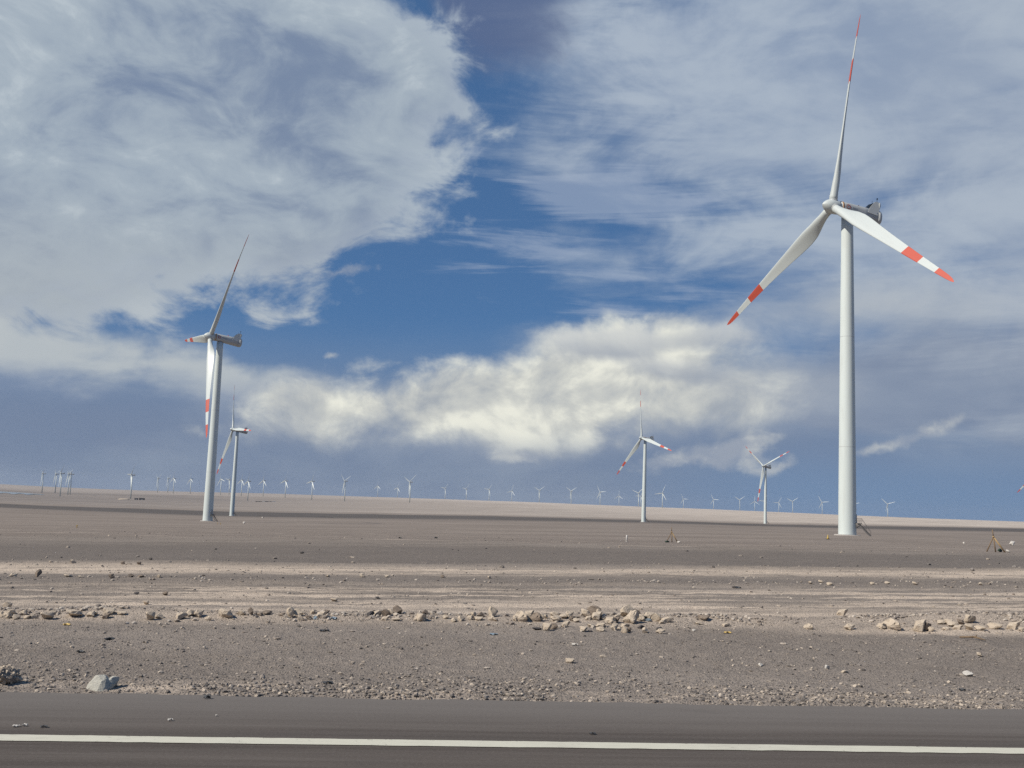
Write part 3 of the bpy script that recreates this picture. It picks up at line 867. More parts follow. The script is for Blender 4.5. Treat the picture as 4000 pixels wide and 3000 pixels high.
# one more stands just outside the picture; only a blade tip reaches in
turbine('wind_turbine', 27.55, 1450.0, gz(1450 * math.sin(R(27.55)), 1450 * math.cos(R(27.55))), -14.0, 241.0, 'wind turbine of which only a red blade tip shows at the picture edge', 'red-banded turbines of the wind farm')
ORD = ['first', 'second', 'third', 'fourth', 'fifth', 'sixth', 'seventh', 'eighth', 'ninth', 'tenth', 'eleventh', 'twelfth', 'thirteenth', 'fourteenth', 'fifteenth', 'sixteenth', 'seventeenth', 'eighteenth', 'nineteenth', 'twentieth', 'twenty-first', 'twenty-second', 'twenty-third', 'twenty-fourth', 'twenty-fifth']
segs = [(-40, -16.5, 'from the left edge, before the side-on turbine'), (-16.5, 7.2, 'rightward from the side-on turbine'), (7.2, 13.8, 'rightward from the slender mid turbine'), (13.8, 18.3, 'rightward from the letter Y turbine'), (18.3, 40, 'rightward beyond the thickest tower')]
count = {}
for a, d, ph in sorted(far_spots):
    si = next(i for i, s_ in enumerate(segs) if s_[0] <= a < s_[1])
    k = count.get(si, 0); count[si] = k + 1
    lb = 'tiny white skyline wind turbine, ' + ORD[k] + ' ' + segs[si][2]
    x, y = d * math.sin(R(a)), d * math.cos(R(a))
    turbine('distant_wind_turbine', a, d, gz(x, y), ph, 226.0 - 0.40 * a + rng.uniform(-4, 4), lb, 'far turbines along the skyline', full=False)
# ------------------------------------------------------------------ stones
def ico(sub):
    bm = bmesh.new(); bmesh.ops.create_icosphere(bm, subdivisions=sub, radius=1.0)
    V = np.array([v.co[:] for v in bm.verts]); Fq = np.array([[v.index for v in f.verts] for f in bm.faces]); bm.free()
    return V, Fq


ICO = {k: ico(k) for k in (1, 2, 3, 4)}


def lump(V, seed, freq):
    """Smooth 3-D wobble for stone surfaces."""
    r_ = np.random.default_rng(seed); out = np.zeros(len(V))
    for o in range(5):
        for _ in range(3):
            k = r_.normal(size=3) * freq * 1.9 ** o; out += np.sin(V @ k + r_.random() * 6.28) * 0.55 ** o / 3
    return out


def rock_mesh(name, seed, sub=3, cuts=7, rough=0.10, flat=False):
    r_ = np.random.default_rng(seed)
    V, Fq = ICO[sub]; V = V.copy()
    for _ in range(cuts):                        # broken faces
        n = r_.normal(size=3); n[2] *= 0.8; n /= np.linalg.norm(n); h = r_.uniform(0.40, 0.84)
        e = V @ n - h; V -= np.outer(np.maximum(e, 0) * 0.98, n)
    V *= (1 + rough * lump(V, seed + 50, 1.7))[:, None]
    V *= (1 + 0.4 * rough * lump(V, seed + 90, 6.0))[:, None]
    lo, hi = V.min(0), V.max(0)
    V = (V - (lo + hi) / 2) / (hi - lo)          # unit box
    V[:, 2] += 0.5
    me = quads_np(name, V, Fq, True)
    me.set_sharp_from_angle(angle=R(30))
    return me


def stone_mat(name, c_lo, c_hi, c_dark, dust=0.3):
    m, b = material(name)
    tcn = new('ShaderNodeTexCoord'); oi = new('ShaderNodeObjectInfo')
    k = noise(tcn.outputs['Object'], 3.2, 6, 0.68); k2 = noise(tcn.outputs['Object'], 13.0, 5, 0.7)
    rnd = S(oi.outputs['Random'])
    c0 = mixc(sstep(k, 0.34, 0.66), c_lo, c_hi)
    c0 = mixc(sstep(k2, 0.56, 0.72) * 0.5, c0, c_dark)
    c0 = mixc(rnd * 0.30, c0, tuple(0.66 * x for x in c_hi))
    link(c0, b.inputs['Base Color']); b.inputs['Roughness'].default_value = 0.92; b.inputs['Specular IOR Level'].default_value = 0.2
    bump(b, k2 + k * 0.6, 0.45, 0.04)
    return m


m_rock = stone_mat('pale_rubble', (0.47, 0.385, 0.290), (0.63, 0.530, 0.410), (0.30, 0.240, 0.180))
m_rockb = stone_mat('brown_stone', (0.20, 0.158, 0.122), (0.33, 0.265, 0.205), (0.10, 0.08, 0.065))
m_rockk = stone_mat('dark_stone', (0.055, 0.052, 0.052), (0.11, 0.10, 0.098), (0.03, 0.03, 0.03))
m_rockg = stone_mat('grey_stone', (0.42, 0.405, 0.345), (0.52, 0.50, 0.43), (0.32, 0.305, 0.26))
m_rockw = stone_mat('whitish_stone', (0.56, 0.52, 0.46), (0.68, 0.64, 0.57), (0.40, 0.36, 0.31))
m_blue = stone_mat('faded_blue_scrap', (0.24, 0.30, 0.34), (0.36, 0.42, 0.46), (0.14, 0.17, 0.20))
m_conglo = stone_mat('conglomerate', (0.20, 0.16, 0.125), (0.36, 0.30, 0.235), (0.08, 0.066, 0.056))
STONE = {'p': m_rock, 'b': m_rockb, 'k': m_rockk, 'w': m_rockw, 's': m_blue}
NV = 12
VAR = [rock_mesh('rubble_stone', 100 + i, 3, 8 + i % 6, 0.18 + 0.07 * (i % 3)) for i in range(NV)]
VMAT = {k: [] for k in STONE}
for k, m in STONE.items():
    for me in VAR:
        c_ = me.copy(); c_.materials.append(m); VMAT[k].append(c_)


def drop(px, py, w, h, key='p', var=None, depth=None, sink=0.12, name='rock'):
    """A stone whose foot is seen at photo pixel (px, py), w x h photo pixels large."""
    x, y, d = on_ground(px, py)
    k = math.hypot(d, EYE) / FPX
    ww, hh = w * k * 1.0, h * k * 1.08
    dp = depth if depth else ww * rng.uniform(0.75, 1.05)
    # the pixel marks the near foot: the middle stands a little farther off
    f_ = 1 + 0.38 * dp / d
    x, y = x * f_, y * f_
    me = VMAT[key][var if var is not None else rng.randrange(NV)]
    o = link_obj(name, me)
    o.location = (x, y, gz(x, y) - sink * hh)
    o.scale = (ww * 1.06, dp, hh * (1 + sink) * 0.98)
    o.rotation_euler = (0, 0, rng.choice((0, math.pi)) + rng.uniform(-0.25, 0.25) - math.atan2(x, y))
    return o


Z1, Z2, Z3, Z4 = (0, 2150), (1000, 2150), (2000, 2150), (3000, 2150)
K = 2.212
HEAPS = [  # where, group phrase, stones (sheet x, foot y, w, h[, stone kind])
    (Z1, 'of the row before the standing pointed stone', 'stones of the row on the left',
     [(65, 590, 72, 55), (100, 556, 62, 40), (140, 597, 60, 30), (200, 562, 62, 40), (240, 592, 60, 25), (290, 587, 52, 32), (25, 575, 50, 40), (405, 599, 98, 52), (465, 556, 62, 30), (640, 580, 125, 50), (785, 582, 66, 42), (818, 560, 42, 30), (940, 562, 90, 48), (915, 592, 62, 36, 'b'), (1050, 562, 70, 22), (1295, 607, 70, 66), (1380, 592, 70, 40), (1565, 602, 90, 52), (1650, 572, 75, 48), (1715, 582, 82, 55), (1795, 604, 52, 34), (1920, 572, 62, 55), (1960, 594, 95, 66), (2165, 560, 42, 56, 'b'), (2080, 562, 75, 32)]),
    (Z2, 'around the standing pointed stone', 'stones around the pointed one',
     [(295, 587, 62, 86), (362, 577, 84, 62), (385, 604, 52, 45), (455, 600, 54, 32, 'b'), (510, 602, 32, 30, 's'), (560, 584, 78, 48), (605, 556, 62, 36, 'b'), (495, 552, 44, 32), (100, 560, 75, 32, 'b'), (30, 566, 50, 26, 'b'), (220, 570, 60, 24, 'b')]),
    (Z2, 'of the low heap ending in the black stone', 'stones of the heap with the black stone',
     [(990, 577, 64, 46, 'k'), (1050, 567, 84, 42), (1108, 570, 94, 52, 'b'), (1222, 552, 78, 66, 'b'), (1165, 547, 62, 36), (1115, 607, 64, 32), (1210, 610, 76, 24)]),
    (Z2, 'of the small pile between two larger heaps', 'stones of the small pile',
     [(1425, 617, 92, 60), (1465, 554, 58, 36, 'b'), (1440, 614, 44, 34), (1385, 610, 40, 26)]),
    (Z2, 'of the scatter under the tall block', 'stones under the tall block',
     [(1640, 592, 54, 30), (1715, 622, 54, 30), (1775, 612, 64, 38), (1880, 582, 64, 44), (1850, 602, 58, 36), (1945, 582, 64, 38, 'b'), (1920, 607, 84, 26), (2045, 577, 84, 82), (2030, 607, 54, 36), (2070, 614, 44, 26)]),
    (Z3, 'of the long rubble heap before the highest rock', 'stones of the long rubble heap',
     [(70, 617, 115, 78), (140, 602, 90, 76), (205, 617, 94, 72, 'b'), (250, 612, 54, 60), (30, 612, 44, 42), (290, 592, 48, 32), (372, 582, 84, 42), (378, 622, 94, 46), (440, 592, 64, 42), (490, 587, 84, 56), (515, 612, 50, 40, 'b'), (555, 622, 54, 32), (640, 577, 84, 64), (705, 562, 115, 76, 'b'), (748, 572, 54, 60), (730, 607, 94, 58), (660, 602, 54, 32), (790, 602, 54, 32)]),
    (Z3, 'at the foot of the highest rock', 'stones at the foot of the highest rock',
     [(1005, 575, 135, 100), (1025, 637, 130, 108), (850, 637, 104, 52), (895, 627, 64, 44, 'b'), (910, 587, 54, 26), (1080, 592, 74, 62, 'b'), (1112, 612, 74, 44), (1182, 602, 104, 52), (1242, 617, 94, 62), (1170, 617, 64, 22, 's'), (1340, 627, 104, 46), (1300, 637, 54, 26)]),
    (Z3, 'strewn in front of the long heap', 'stones strewn in front of the heap',
     [(300, 694, 78, 62), (358, 682, 72, 50, 'b'), (215, 690, 74, 20, 'k'), (465, 662, 64, 46), (615, 705, 64, 42), (682, 662, 74, 24), (768, 667, 84, 32), (765, 702, 74, 32), (885, 692, 64, 58), (925, 682, 34, 22), (975, 672, 74, 32), (970, 714, 62, 52), (1008, 704, 44, 40, 'b'), (1115, 677, 58, 30, 'k'), (1150, 714, 52, 44), (1280, 692, 64, 24, 'k'), (1285, 720, 84, 38), (1655, 610, 98, 36, 'b'), (1620, 642, 64, 22), (1850, 662, 64, 26), (500, 975, 80, 34), (790, 925, 60, 20), (1570, 700, 30, 18, 'w'), (2150, 1005, 40, 22, 'w')]),
    (Z4, 'of the rounded boulders on the verge', 'rounded boulders on the verge',
     [(640, 562, 84, 48), (345, 682, 74, 42), (705, 692, 88, 46), (1055, 682, 134, 76), (980, 682, 74, 42), (1115, 692, 64, 26, 'b'), (1312, 702, 94, 86), (1372, 697, 64, 62, 'b'), (1410, 702, 48, 36)]),
    (Z4, 'of the crumbling heap by the pale strip', 'stones of the crumbling heap',
     [(1500, 642, 64, 32), (1560, 642, 64, 38), (1600, 662, 84, 38), (1665, 642, 54, 38, 'b'), (1742, 632, 84, 58), (1738, 692, 64, 42), (1640, 682, 74, 32), (1830, 692, 84, 32), (1540, 692, 74, 26), (1960, 682, 104, 46), (2120, 682, 94, 56), (2190, 702, 48, 32)]),
    (Z1, 'of the thin line beyond the pale strip', 'stones of the thin line beyond',
     [(330, 230, 48, 56, 'b'), (115, 227, 64, 32), (960, 237, 44, 28, 'b'), (1130, 232, 44, 26, 'b'), (1370, 237, 38, 26), (590, 230, 64, 20), (700, 237, 44, 17), (1225, 234, 54, 18, 'b'), (60, 499, 64, 46), (1262, 472, 44, 28), (1425, 390, 44, 32, 'b'), (1180, 382, 38, 18, 'k'), (1060, 122, 34, 22, 'b'), (1200, 124, 34, 22, 'b'), (630, 112, 44, 30)]),
    (Z2, 'of the sparse line past the pale strip', 'stones of the sparse line past the strip',
     [(915, 234, 44, 30), (620, 232, 34, 20), (1135, 232, 44, 18), (1612, 236, 34, 22, 'b'), (2015, 244, 34, 22), (675, 442, 60, 26), (1050, 418, 34, 14, 'k')]),
    (Z4, 'beside the gravel ridge near the two tripods', 'stones by the gravel ridge',
     [(460, 282, 44, 24), (530, 302, 48, 24), (370, 292, 44, 22), (1270, 300, 40, 22), (900, 296, 36, 20), (1030, 292, 40, 22), (1840, 302, 36, 20), (1730, 1092, 74, 38, 'w'), (1830, 920, 44, 32), (510, 1027, 40, 30, 'w'), (660, 1060, 60, 22)]),
]
SIZE = ['largest', 'second largest', 'third largest']
WORD = {'p': 'pale tan', 'b': 'brown', 'k': 'blackish', 'w': 'whitish', 's': 'bluish'}
for (ox, oy), where, grp, items in HEAPS:
    items = [it if len(it) > 4 else (*it, 'p') for it in items]
    for it in items:
        alike = [q for q in items if q[4] == it[4]]
        big = sorted(alike, key=lambda t: -t[2] * t[3]).index(it)
        rest = sorted([q for q in alike if sorted(alike, key=lambda t: -t[2] * t[3]).index(q) > 2])
        word = WORD[it[4]]
        if len(alike) == 1: lb = f'only {word} stone {where}'
        elif big < 3: lb = f'{SIZE[big]} {word} stone {where}'
        else: lb = f'{word} stone, {ORD[rest.index(it)]} from left {where}'
        prop(drop(ox + it[0] / K, oy + it[1] / K, it[2] / K, it[3] / K, it[4]), lb, 'rock', grp)

# the two rocks beside the asphalt
x, y, d = on_ground(376, 2703)
k = d / FPX
gv = [(-.50, .05, .02), (-.47, .20, .30), (-.40, -.12, .02), (-.36, -.02, .58), (-.24, .25, .88), (-.16, -.06, .97), (.02, .02, 1.0), (.02, .30, .90), (.00, -.38, .30), (-.06, -.30, .66), (.02, -.46, .0), (-.18, -.44, .02), (.10, -.20, .86),
      (.24, .02, .80), (.47, .06, .82), (.50, .24, .70), (.48, .02, .60), (.42, .16, .22), (.30, .02, .02), (.16, -.30, .02), (.05, .46, .0), (.36, .35, .05), (-.30, .42, .05)]
bm = bmesh.new()
for q in gv: bm.verts.new(q)
bmesh.ops.convex_hull(bm, input=bm.verts)
bmesh.ops.delete(bm, geom=[v_ for v_ in bm.verts if not v_.link_faces], context='VERTS')
# notch between the two humps
bmesh.ops.subdivide_edges(bm, edges=bm.edges[:], cuts=4, use_grid_fill=True)
bmesh.ops.triangulate(bm, faces=bm.faces[:])
bmesh.ops.subdivide_edges(bm, edges=bm.edges[:], cuts=1)
V = np.array([v_.co[:] for v_ in bm.verts])
nz = lump(V * 2.2, 5, 1.6) * 0.014 + lump(V * 6, 9, 2.0) * 0.004
notch = 0.17 * np.exp(-((V[:, 0] - 0.17) / 0.07) ** 2) * np.clip((V[:, 2] - 0.35) / 0.5, 0, 1)
bm.normal_update()
for v_, a_, b_ in zip(bm.verts, nz, notch): v_.co += v_.normal * float(a_); v_.co.z -= float(b_)
me = bpy.data.meshes.new('grey_rock'); bm.to_mesh(me); bm.free()
me.materials.append(m_rockg)
me.shade_smooth(); me.set_sharp_from_angle(angle=R(28))
o = link_obj('rock', me); o.location = (x, y + 0.12, gz(x, y) - 0.008)
o.scale = (112 * k, 0.21, 55 * k); o.rotation_euler = (0, 0, 0.38)
prop(o, 'smooth grey angular rock lying on the gravel beside the asphalt', 'rock')

x, y, d = on_ground(-14, 2682)
k = d / FPX
me = rock_mesh('conglomerate_rock', 931, 4, 6, 0.16); me.materials.append(m_conglo)
t = link_obj('rock', me); t.location = (x, y + 0.1, gz(x, y) - 0.01); t.scale = (108 * k, 0.20, 66 * k); t.rotation_euler = (0, 0, 0.2)
prop(t, 'dark lumpy rock studded with pale pebbles at the edge of the asphalt', 'rock')
pv_ = np.array([v_.co[:] for v_ in me.vertices]); pn = np.array([v_.normal[:] for v_ in me.vertices])
pe = rock_mesh('pebble', 44, 2, 3, 0.08); pe.materials.append(m_rock)
pick = [i for i in range(len(pv_)) if pn[i, 1] < 0.35 and pv_[i, 2] > 0.06]
rng2 = random.Random(3); chosen = []
for i in rng2.sample(pick, len(pick)):
    if all(np.linalg.norm((pv_[i] - pv_[j]) * np.array([1, 1.6, .6])) > 0.105 for j in chosen): chosen.append(i)
    if len(chosen) >= 42: break
for i in chosen:
    q = link_obj('pebble', pe, parent=t)
    s_ = rng2.uniform(0.06, 0.19)
    q.location = tuple(pv_[i] - pn[i] * 0.01 - np.array([0, 0, s_ * 0.9]))
    q.scale = (s_, s_ * 0.7, s_ * 1.7 * rng2.uniform(0.7, 1.1)); q.rotation_euler = (0, 0, rng2.uniform(0, 6))


# ------------------------------------------------------------------ loose gravel (nobody could count it)
def gravel(name, uv, size, mat, label, seed, flat=0.6):
    r_ = np.random.default_rng(seed)
    Vt, Ft = ICO[1]
    base = []
    for i in range(8):
        W = Vt * r_.uniform(0.6, 1.25, (len(Vt), 1)) * r_.uniform(0.7, 1.1, (1, 3)); base.append(W)
    n = len(uv); X, Y = from_road(uv[:, 0], uv[:, 1]); Z = ground_z(X, Y)
    A = r_.uniform(0, 6.28, n); ca_, sa_ = np.cos(A), np.sin(A); pick_ = r_.integers(0, 8, n)
    W = np.stack(base)[pick_]                       # n, 42, 3
    x_, y_ = W[..., 0] * ca_[:, None] - W[..., 1] * sa_[:, None], W[..., 0] * sa_[:, None] + W[..., 1] * ca_[:, None]
    fl = r_.uniform(flat * 0.7, flat * 1.3, n)
    VV = np.stack([x_ * size[:, None] + X[:, None], y_ * size[:, None] + Y[:, None], W[..., 2] * (size * fl)[:, None] + (Z + size * fl * 0.35)[:, None]], -1)
    FF = (Ft[None] + (np.arange(n) * len(Vt))[:, None, None]).reshape(-1, 3)
    o = link_obj(name, quads_np(name, VV.reshape(-1, 3), FF, False), mat)
    return prop(o, label, 'gravel', kind='stuff')


def gravel_mat(name, cols):
    m, b = material(name)
    g = new('ShaderNodeNewGeometry'); rnd = S(g.outputs['Random Per Island'])
    cr = new('ShaderNodeValToRGB'); cr.color_ramp.interpolation = 'CONSTANT'; link(rnd.k, cr.inputs[0])
    e = cr.color_ramp.elements
    for i, c0 in enumerate(cols):
        q = e[i] if i < 2 else e.new(i / len(cols)); q.position = i / len(cols); q.color = (*c0, 1)
    k = noise(g.outputs['Position'], 60.0, 3, 0.7)
    link(mixc(k * 0.3, cr.outputs[0], (0.16, 0.14, 0.12)), b.inputs['Base Color']); b.inputs['Roughness'].default_value = 0.95
    b.inputs['Specular IOR Level'].default_value = 0.2
    return m


m_gr = gravel_mat('mixed_gravel', [(0.22, 0.19, 0.16), (0.40, 0.335, 0.265), (0.12, 0.107, 0.096), (0.29, 0.25, 0.21), (0.52, 0.44, 0.35), (0.16, 0.142, 0.128), (0.33, 0.28, 0.23), (0.25, 0.222, 0.198)])
m_grp = gravel_mat('pale_gravel', [(0.50, 0.43, 0.35), (0.38, 0.32, 0.26), (0.44, 0.38, 0.31), (0.28, 0.235, 0.195), (0.55, 0.48, 0.40), (0.22, 0.19, 0.165)])


def scatter(n, u0, u1, fv, seed, clump=0.0):
    r_ = np.random.default_rng(seed)
    uu = r_.uniform(u0, u1, n * 3); vv_ = fv(r_, n * 3)
    keep = r_.random(n * 3) < (1 - clump) + clump * (vnoise(uu * 1.1, vv_ * 2.3, seed % 4) > 0.52)
    return np.stack([uu, vv_], -1)[keep][:n]


def sizes(n, lo, hi, seed, p=2.6):
    return lo + (hi - lo) * np.random.default_rng(seed).random(n) ** p


q = scatter(9000, -7.0, 8.0, lambda r_, n: V_EDGE - 0.03 + np.abs(r_.normal(0, 0.50, n)), 21, 0.75)
gravel('gravel', q, sizes(len(q), 0.005, 0.024, 1), m_gr, 'band of loose gravel along the edge of the asphalt', 1)
q = scatter(9500, -9.0, 11.0, lambda r_, n: r_.uniform(8.2, 13.6, n), 23, 0.85)
gravel('gravel', q, sizes(len(q), 0.004, 0.024, 2, 4.5), m_gr, 'scattered small stones on the grey verge', 2)
q = scatter(4600, -9.0, 11.0, lambda r_, n: r_.normal(13.25, 0.32, n), 26, 0.95)
gravel('rubble', q, sizes(len(q), 0.006, 0.040, 3, 3.6), m_grp, 'pale crumbled rubble along the row of stones', 3, 0.7)
q = np.concatenate([scatter(3200, -14, 18, lambda r_, n: r_.uniform(13.6, 26, n), 28, 0.9), scatter(1300, -14, 18, lambda r_, n: r_.normal(19.4, 0.4, n), 29, 0.7)])
gravel('rubble', q, sizes(len(q), 0.006, 0.042, 4, 5.0), m_grp, 'pale stones strewn over the strips beyond the stone row', 4)
q = scatter(3000, -45, 55, lambda r_, n: 24 + 75 * r_.random(n) ** 1.4, 31, 0.6)
gravel('gravel', q, sizes(len(q), 0.012, 0.085, 5, 6.0), m_gr, 'dark and pale stones dotted over the middle ground', 5)
q = scatter(3000, -14, 18, lambda r_, n: r_.uniform(13.8, 26, n), 38, 0.9)
gravel('gravel', q, sizes(len(q), 0.005, 0.034, 7, 4.0), m_gr, 'dark small stones strewn over the strips beyond the stone row', 8)
q = scatter(420, -8, 10, lambda r_, n: 8.7 + 4.2 * r_.random(n) ** 0.8, 41, 0.5)
gravel('gravel', q, sizes(len(q), 0.010, 0.036, 9, 2.5), m_grp, 'pale flat stones dotted over the grey verge', 9, 0.4)
q = scatter(60, -3.6, 3.8, lambda r_, n: r_.uniform(6.85, 8.0, n), 33)
gravel('gravel', q, sizes(len(q), 0.003, 0.008, 6), m_grp, 'few stray chips lying on the asphalt shoulder', 6)
# ------------------------------------------------------------------ braced posts, markers, litter
m_wood = paint('weathered_timber', (0.20, 0.135, 0.075), 0.8, 0.6, (0.10, 0.07, 0.05))
m_wood2 = paint('yellowed_timber', (0.40, 0.27, 0.12), 0.8, 0.5, (0.22, 0.15, 0.09))
m_white = paint('white_post_paint', (0.72, 0.69, 0.63), 0.6, 0.4)
m_yellow = paint('faded_yellow', (0.58, 0.40, 0.08), 0.6, 0.4)
m_green = paint('dark_green_sheet', (0.025, 0.050, 0.030), 0.7, 0.4, (0.05, 0.06, 0.045))
m_scrapk = paint('black_scrap', (0.035, 0.038, 0.042), 0.55, 0.5, (0.09, 0.085, 0.08))
m_scrapw = paint('white_scrap', (0.50, 0.47, 0.42), 0.7, 0.5)
m_scrapb = paint('blue_scrap', (0.16, 0.22, 0.27), 0.6, 0.4)
m_scrapy = paint('yellow_scrap', (0.60, 0.42, 0.12), 0.6, 0.3)
m_shed = paint('dark_shed', (0.045, 0.043, 0.045), 0.7, 0.3)
m_cont = paint('container_white', (0.62, 0.62, 0.60), 0.6, 0.4)


def braced_post(px, py, hpx, lean, label):
    x, y, d = on_ground(px, py); h = hpx * d / FPX; z = gz(x, y)
    t = empty('braced_post', (x, y, z), -math.atan2(x, y)); prop(t, label, 'post', 'braced timber posts')
    top = Vector((-lean * h, 0.05 * h, h)); ap = top * 0.68
    link_obj('upright', MB().bar((0, 0, -0.1), ap, 0.050, 10, 0.042).bar(ap * 0.99, top, 0.040, 10, 0.034).mesh('upright', True), m_wood, t)
    link_obj('brace', MB().bar((-0.40 * h, -0.05 * h, -0.1), ap, 0.045, 10, 0.036).mesh('brace', True), m_wood, t)
    link_obj('brace', MB().bar((0.42 * h, 0.16 * h, -0.1), ap, 0.055, 10, 0.045).mesh('brace', True), m_wood2, t)
    link_obj('wire_lashing', MB().bar(ap - Vector((0.0, 0, 0.05)), ap + Vector((0, 0, 0.05)), 0.066, 12).mesh('wire_lashing', True), m_wood2, t)
    return x, y, d


braced_post(2625, 2119, 58, 0.05, 'braced timber post standing out on the plain, the farther of two')
braced_post(3890, 2157, 78, 0.13, 'braced leaning timber post close to the picture edge, the nearer of two')


def sack(px, py, w, h, label):
    me = rock_mesh('green_sheet', 700 + int(px), 3, 4, 0.2); me.materials.append(m_green)
    x, y, d = on_ground(px, py); k = d / FPX
    o = link_obj('crumpled_sheet', me); o.location = (x, y, gz(x, y) - 0.02); o.scale = (w * k, w * k * 0.6, h * k); o.rotation_euler = (0, 0, 0.4)
    prop(o, label, 'plastic sheet')


sack(2606, 2119, 22, 8, 'dark green crumpled sheet at the foot of the farther braced post')
sack(3905, 2156, 16, 13, 'dark green bundle at the foot of the nearer braced post')
for px, py, w, h, lb in ((2651, 2121, 12, 6, 'white block at the brace foot of the farther braced post'), (3938, 2158, 11, 9, 'cream stone at the brace foot of the nearer braced post'),
                         (3954, 2131, 19, 15, 'round white boulder right of the nearer braced post'), (953, 2047, 9, 9, 'bright white boulder beside the shadow of the side-on turbine'),
                         (1026, 2025, 7, 5, 'small white boulder behind the bright white one'), (3765, 2124, 6, 6, 'small white stone between thickest tower and nearer braced post')):
    o = drop(px, py, w, h, 'w', sink=0.05); prop(o, lb, 'rock')
# white roadside marker
x, y, d = on_ground(2448, 2116); h = 25 * d / FPX
t = empty('marker_post', (x, y, gz(x, y))); prop(t, 'short white marker post standing alone on the gravel', 'marker post')
V, Fq = lathe([(0.075, -0.1), (0.075, h * 0.9), (0.062, h * 0.97), (0.03, h)], 16); link_obj('shaft', mesh_from('shaft', V, Fq, True), m_white, t)
V, Fq = lathe([(0.11, -0.05), (0.11, 0.03), (0.08, 0.06)], 16); link_obj('footing', mesh_from('footing', V, Fq), m_conc, t)
# yellow cone
x, y, d = on_ground(3234, 2107); h = 17 * d / FPX
t = empty('traffic_cone', (x, y, gz(x, y))); prop(t, 'small yellow cone by the foot of the thickest tower', 'cone')
V, Fq = lathe([(0.30 * h, 0.06 * h), (0.17 * h, 0.45 * h), (0.09 * h, 0.85 * h), (0.06 * h, h)], 20); link_obj('cone_body', mesh_from('cone_body', V, Fq, True), m_yellow, t)
link_obj('base', MB().box(-0.42 * h, 0.42 * h, -0.42 * h, 0.42 * h, 0, 0.07 * h).mesh('base'), m_scrapk, t)
for px, py, hp, lb in ((850, 2049, 7, 'tan peg beside the side-on turbine, the one nearer to it'), (861, 2051, 8, 'tan peg beside the side-on turbine, the one farther from it'), (300, 2062, 10, 'yellowish peg alone on the brown plain')):
    x, y, d = on_ground(px, py); h = hp * d / FPX
    t = empty('survey_peg', (x, y, gz(x, y))); prop(t, lb, 'peg', 'survey pegs')
    link_obj('stake', MB().box(-0.06, 0.06, -0.04, 0.04, -0.1, h).mesh('stake'), m_wood2, t)
    link_obj('peg_cap', MB().box(-0.075, 0.075, -0.055, 0.055, h * 0.8, h + 0.01).mesh('peg_cap'), m_yellow, t)


def scrap(px, py, w, h, mat, name, label, seed, thick=0.004, flat=None):
    """A crumpled scrap: a bent, torn sheet with thickness."""
    r_ = np.random.default_rng(seed); x, y, d = on_ground(px, py); k = d / FPX
    L, Hh = w * k, max(h * k, 0.006); Dp = L * (flat or 0.45)
    n, m_ = 9, 5; V, Fq = [], []
    for s_ in (0, 1):
        for i in range(n):
            for j in range(m_):
                a_, b_ = i / (n - 1) - 0.5, j / (m_ - 1) - 0.5
                tear = 1 + 0.35 * math.sin(seed + i * 1.9)
                zz = Hh * (0.5 + 0.5 * math.sin(seed * 1.7 + i * 0.9 + j * 1.3)) * (1 - 0.6 * abs(a_)) + s_ * thick
                V.append((a_ * L, b_ * Dp * tear + 0.12 * L * a_ * math.sin(seed), zz))
    N = n * m_
    for i in range(n - 1):
        for j in range(m_ - 1):
            q = i * m_ + j
            Fq += [(q, q + 1, q + m_ + 1, q + m_), (N + q, N + q + m_, N + q + m_ + 1, N + q + 1)]
    rim = [i * m_ for i in range(n)] + [(n - 1) * m_ + j for j in range(1, m_)] + [i * m_ + m_ - 1 for i in range(n - 2, -1, -1)] + [j for j in range(m_ - 2, 0, -1)]
    for i in range(len(rim)):
        a_, b_ = rim[i], rim[(i + 1) % len(rim)]; Fq.append((a_, b_, N + b_, N + a_))
    o = link_obj(name, mesh_from(name, V, Fq), mat)
    u_, v_ = road_xy(x, y)
    o.location = (x, y, (gz(x, y) if v_ > V_EDGE else 0.0) + 0.004); o.rotation_euler = (0, 0, -math.atan2(x, y) + r_.uniform(-0.3, 0.3))
    return prop(o, label, 'litter')


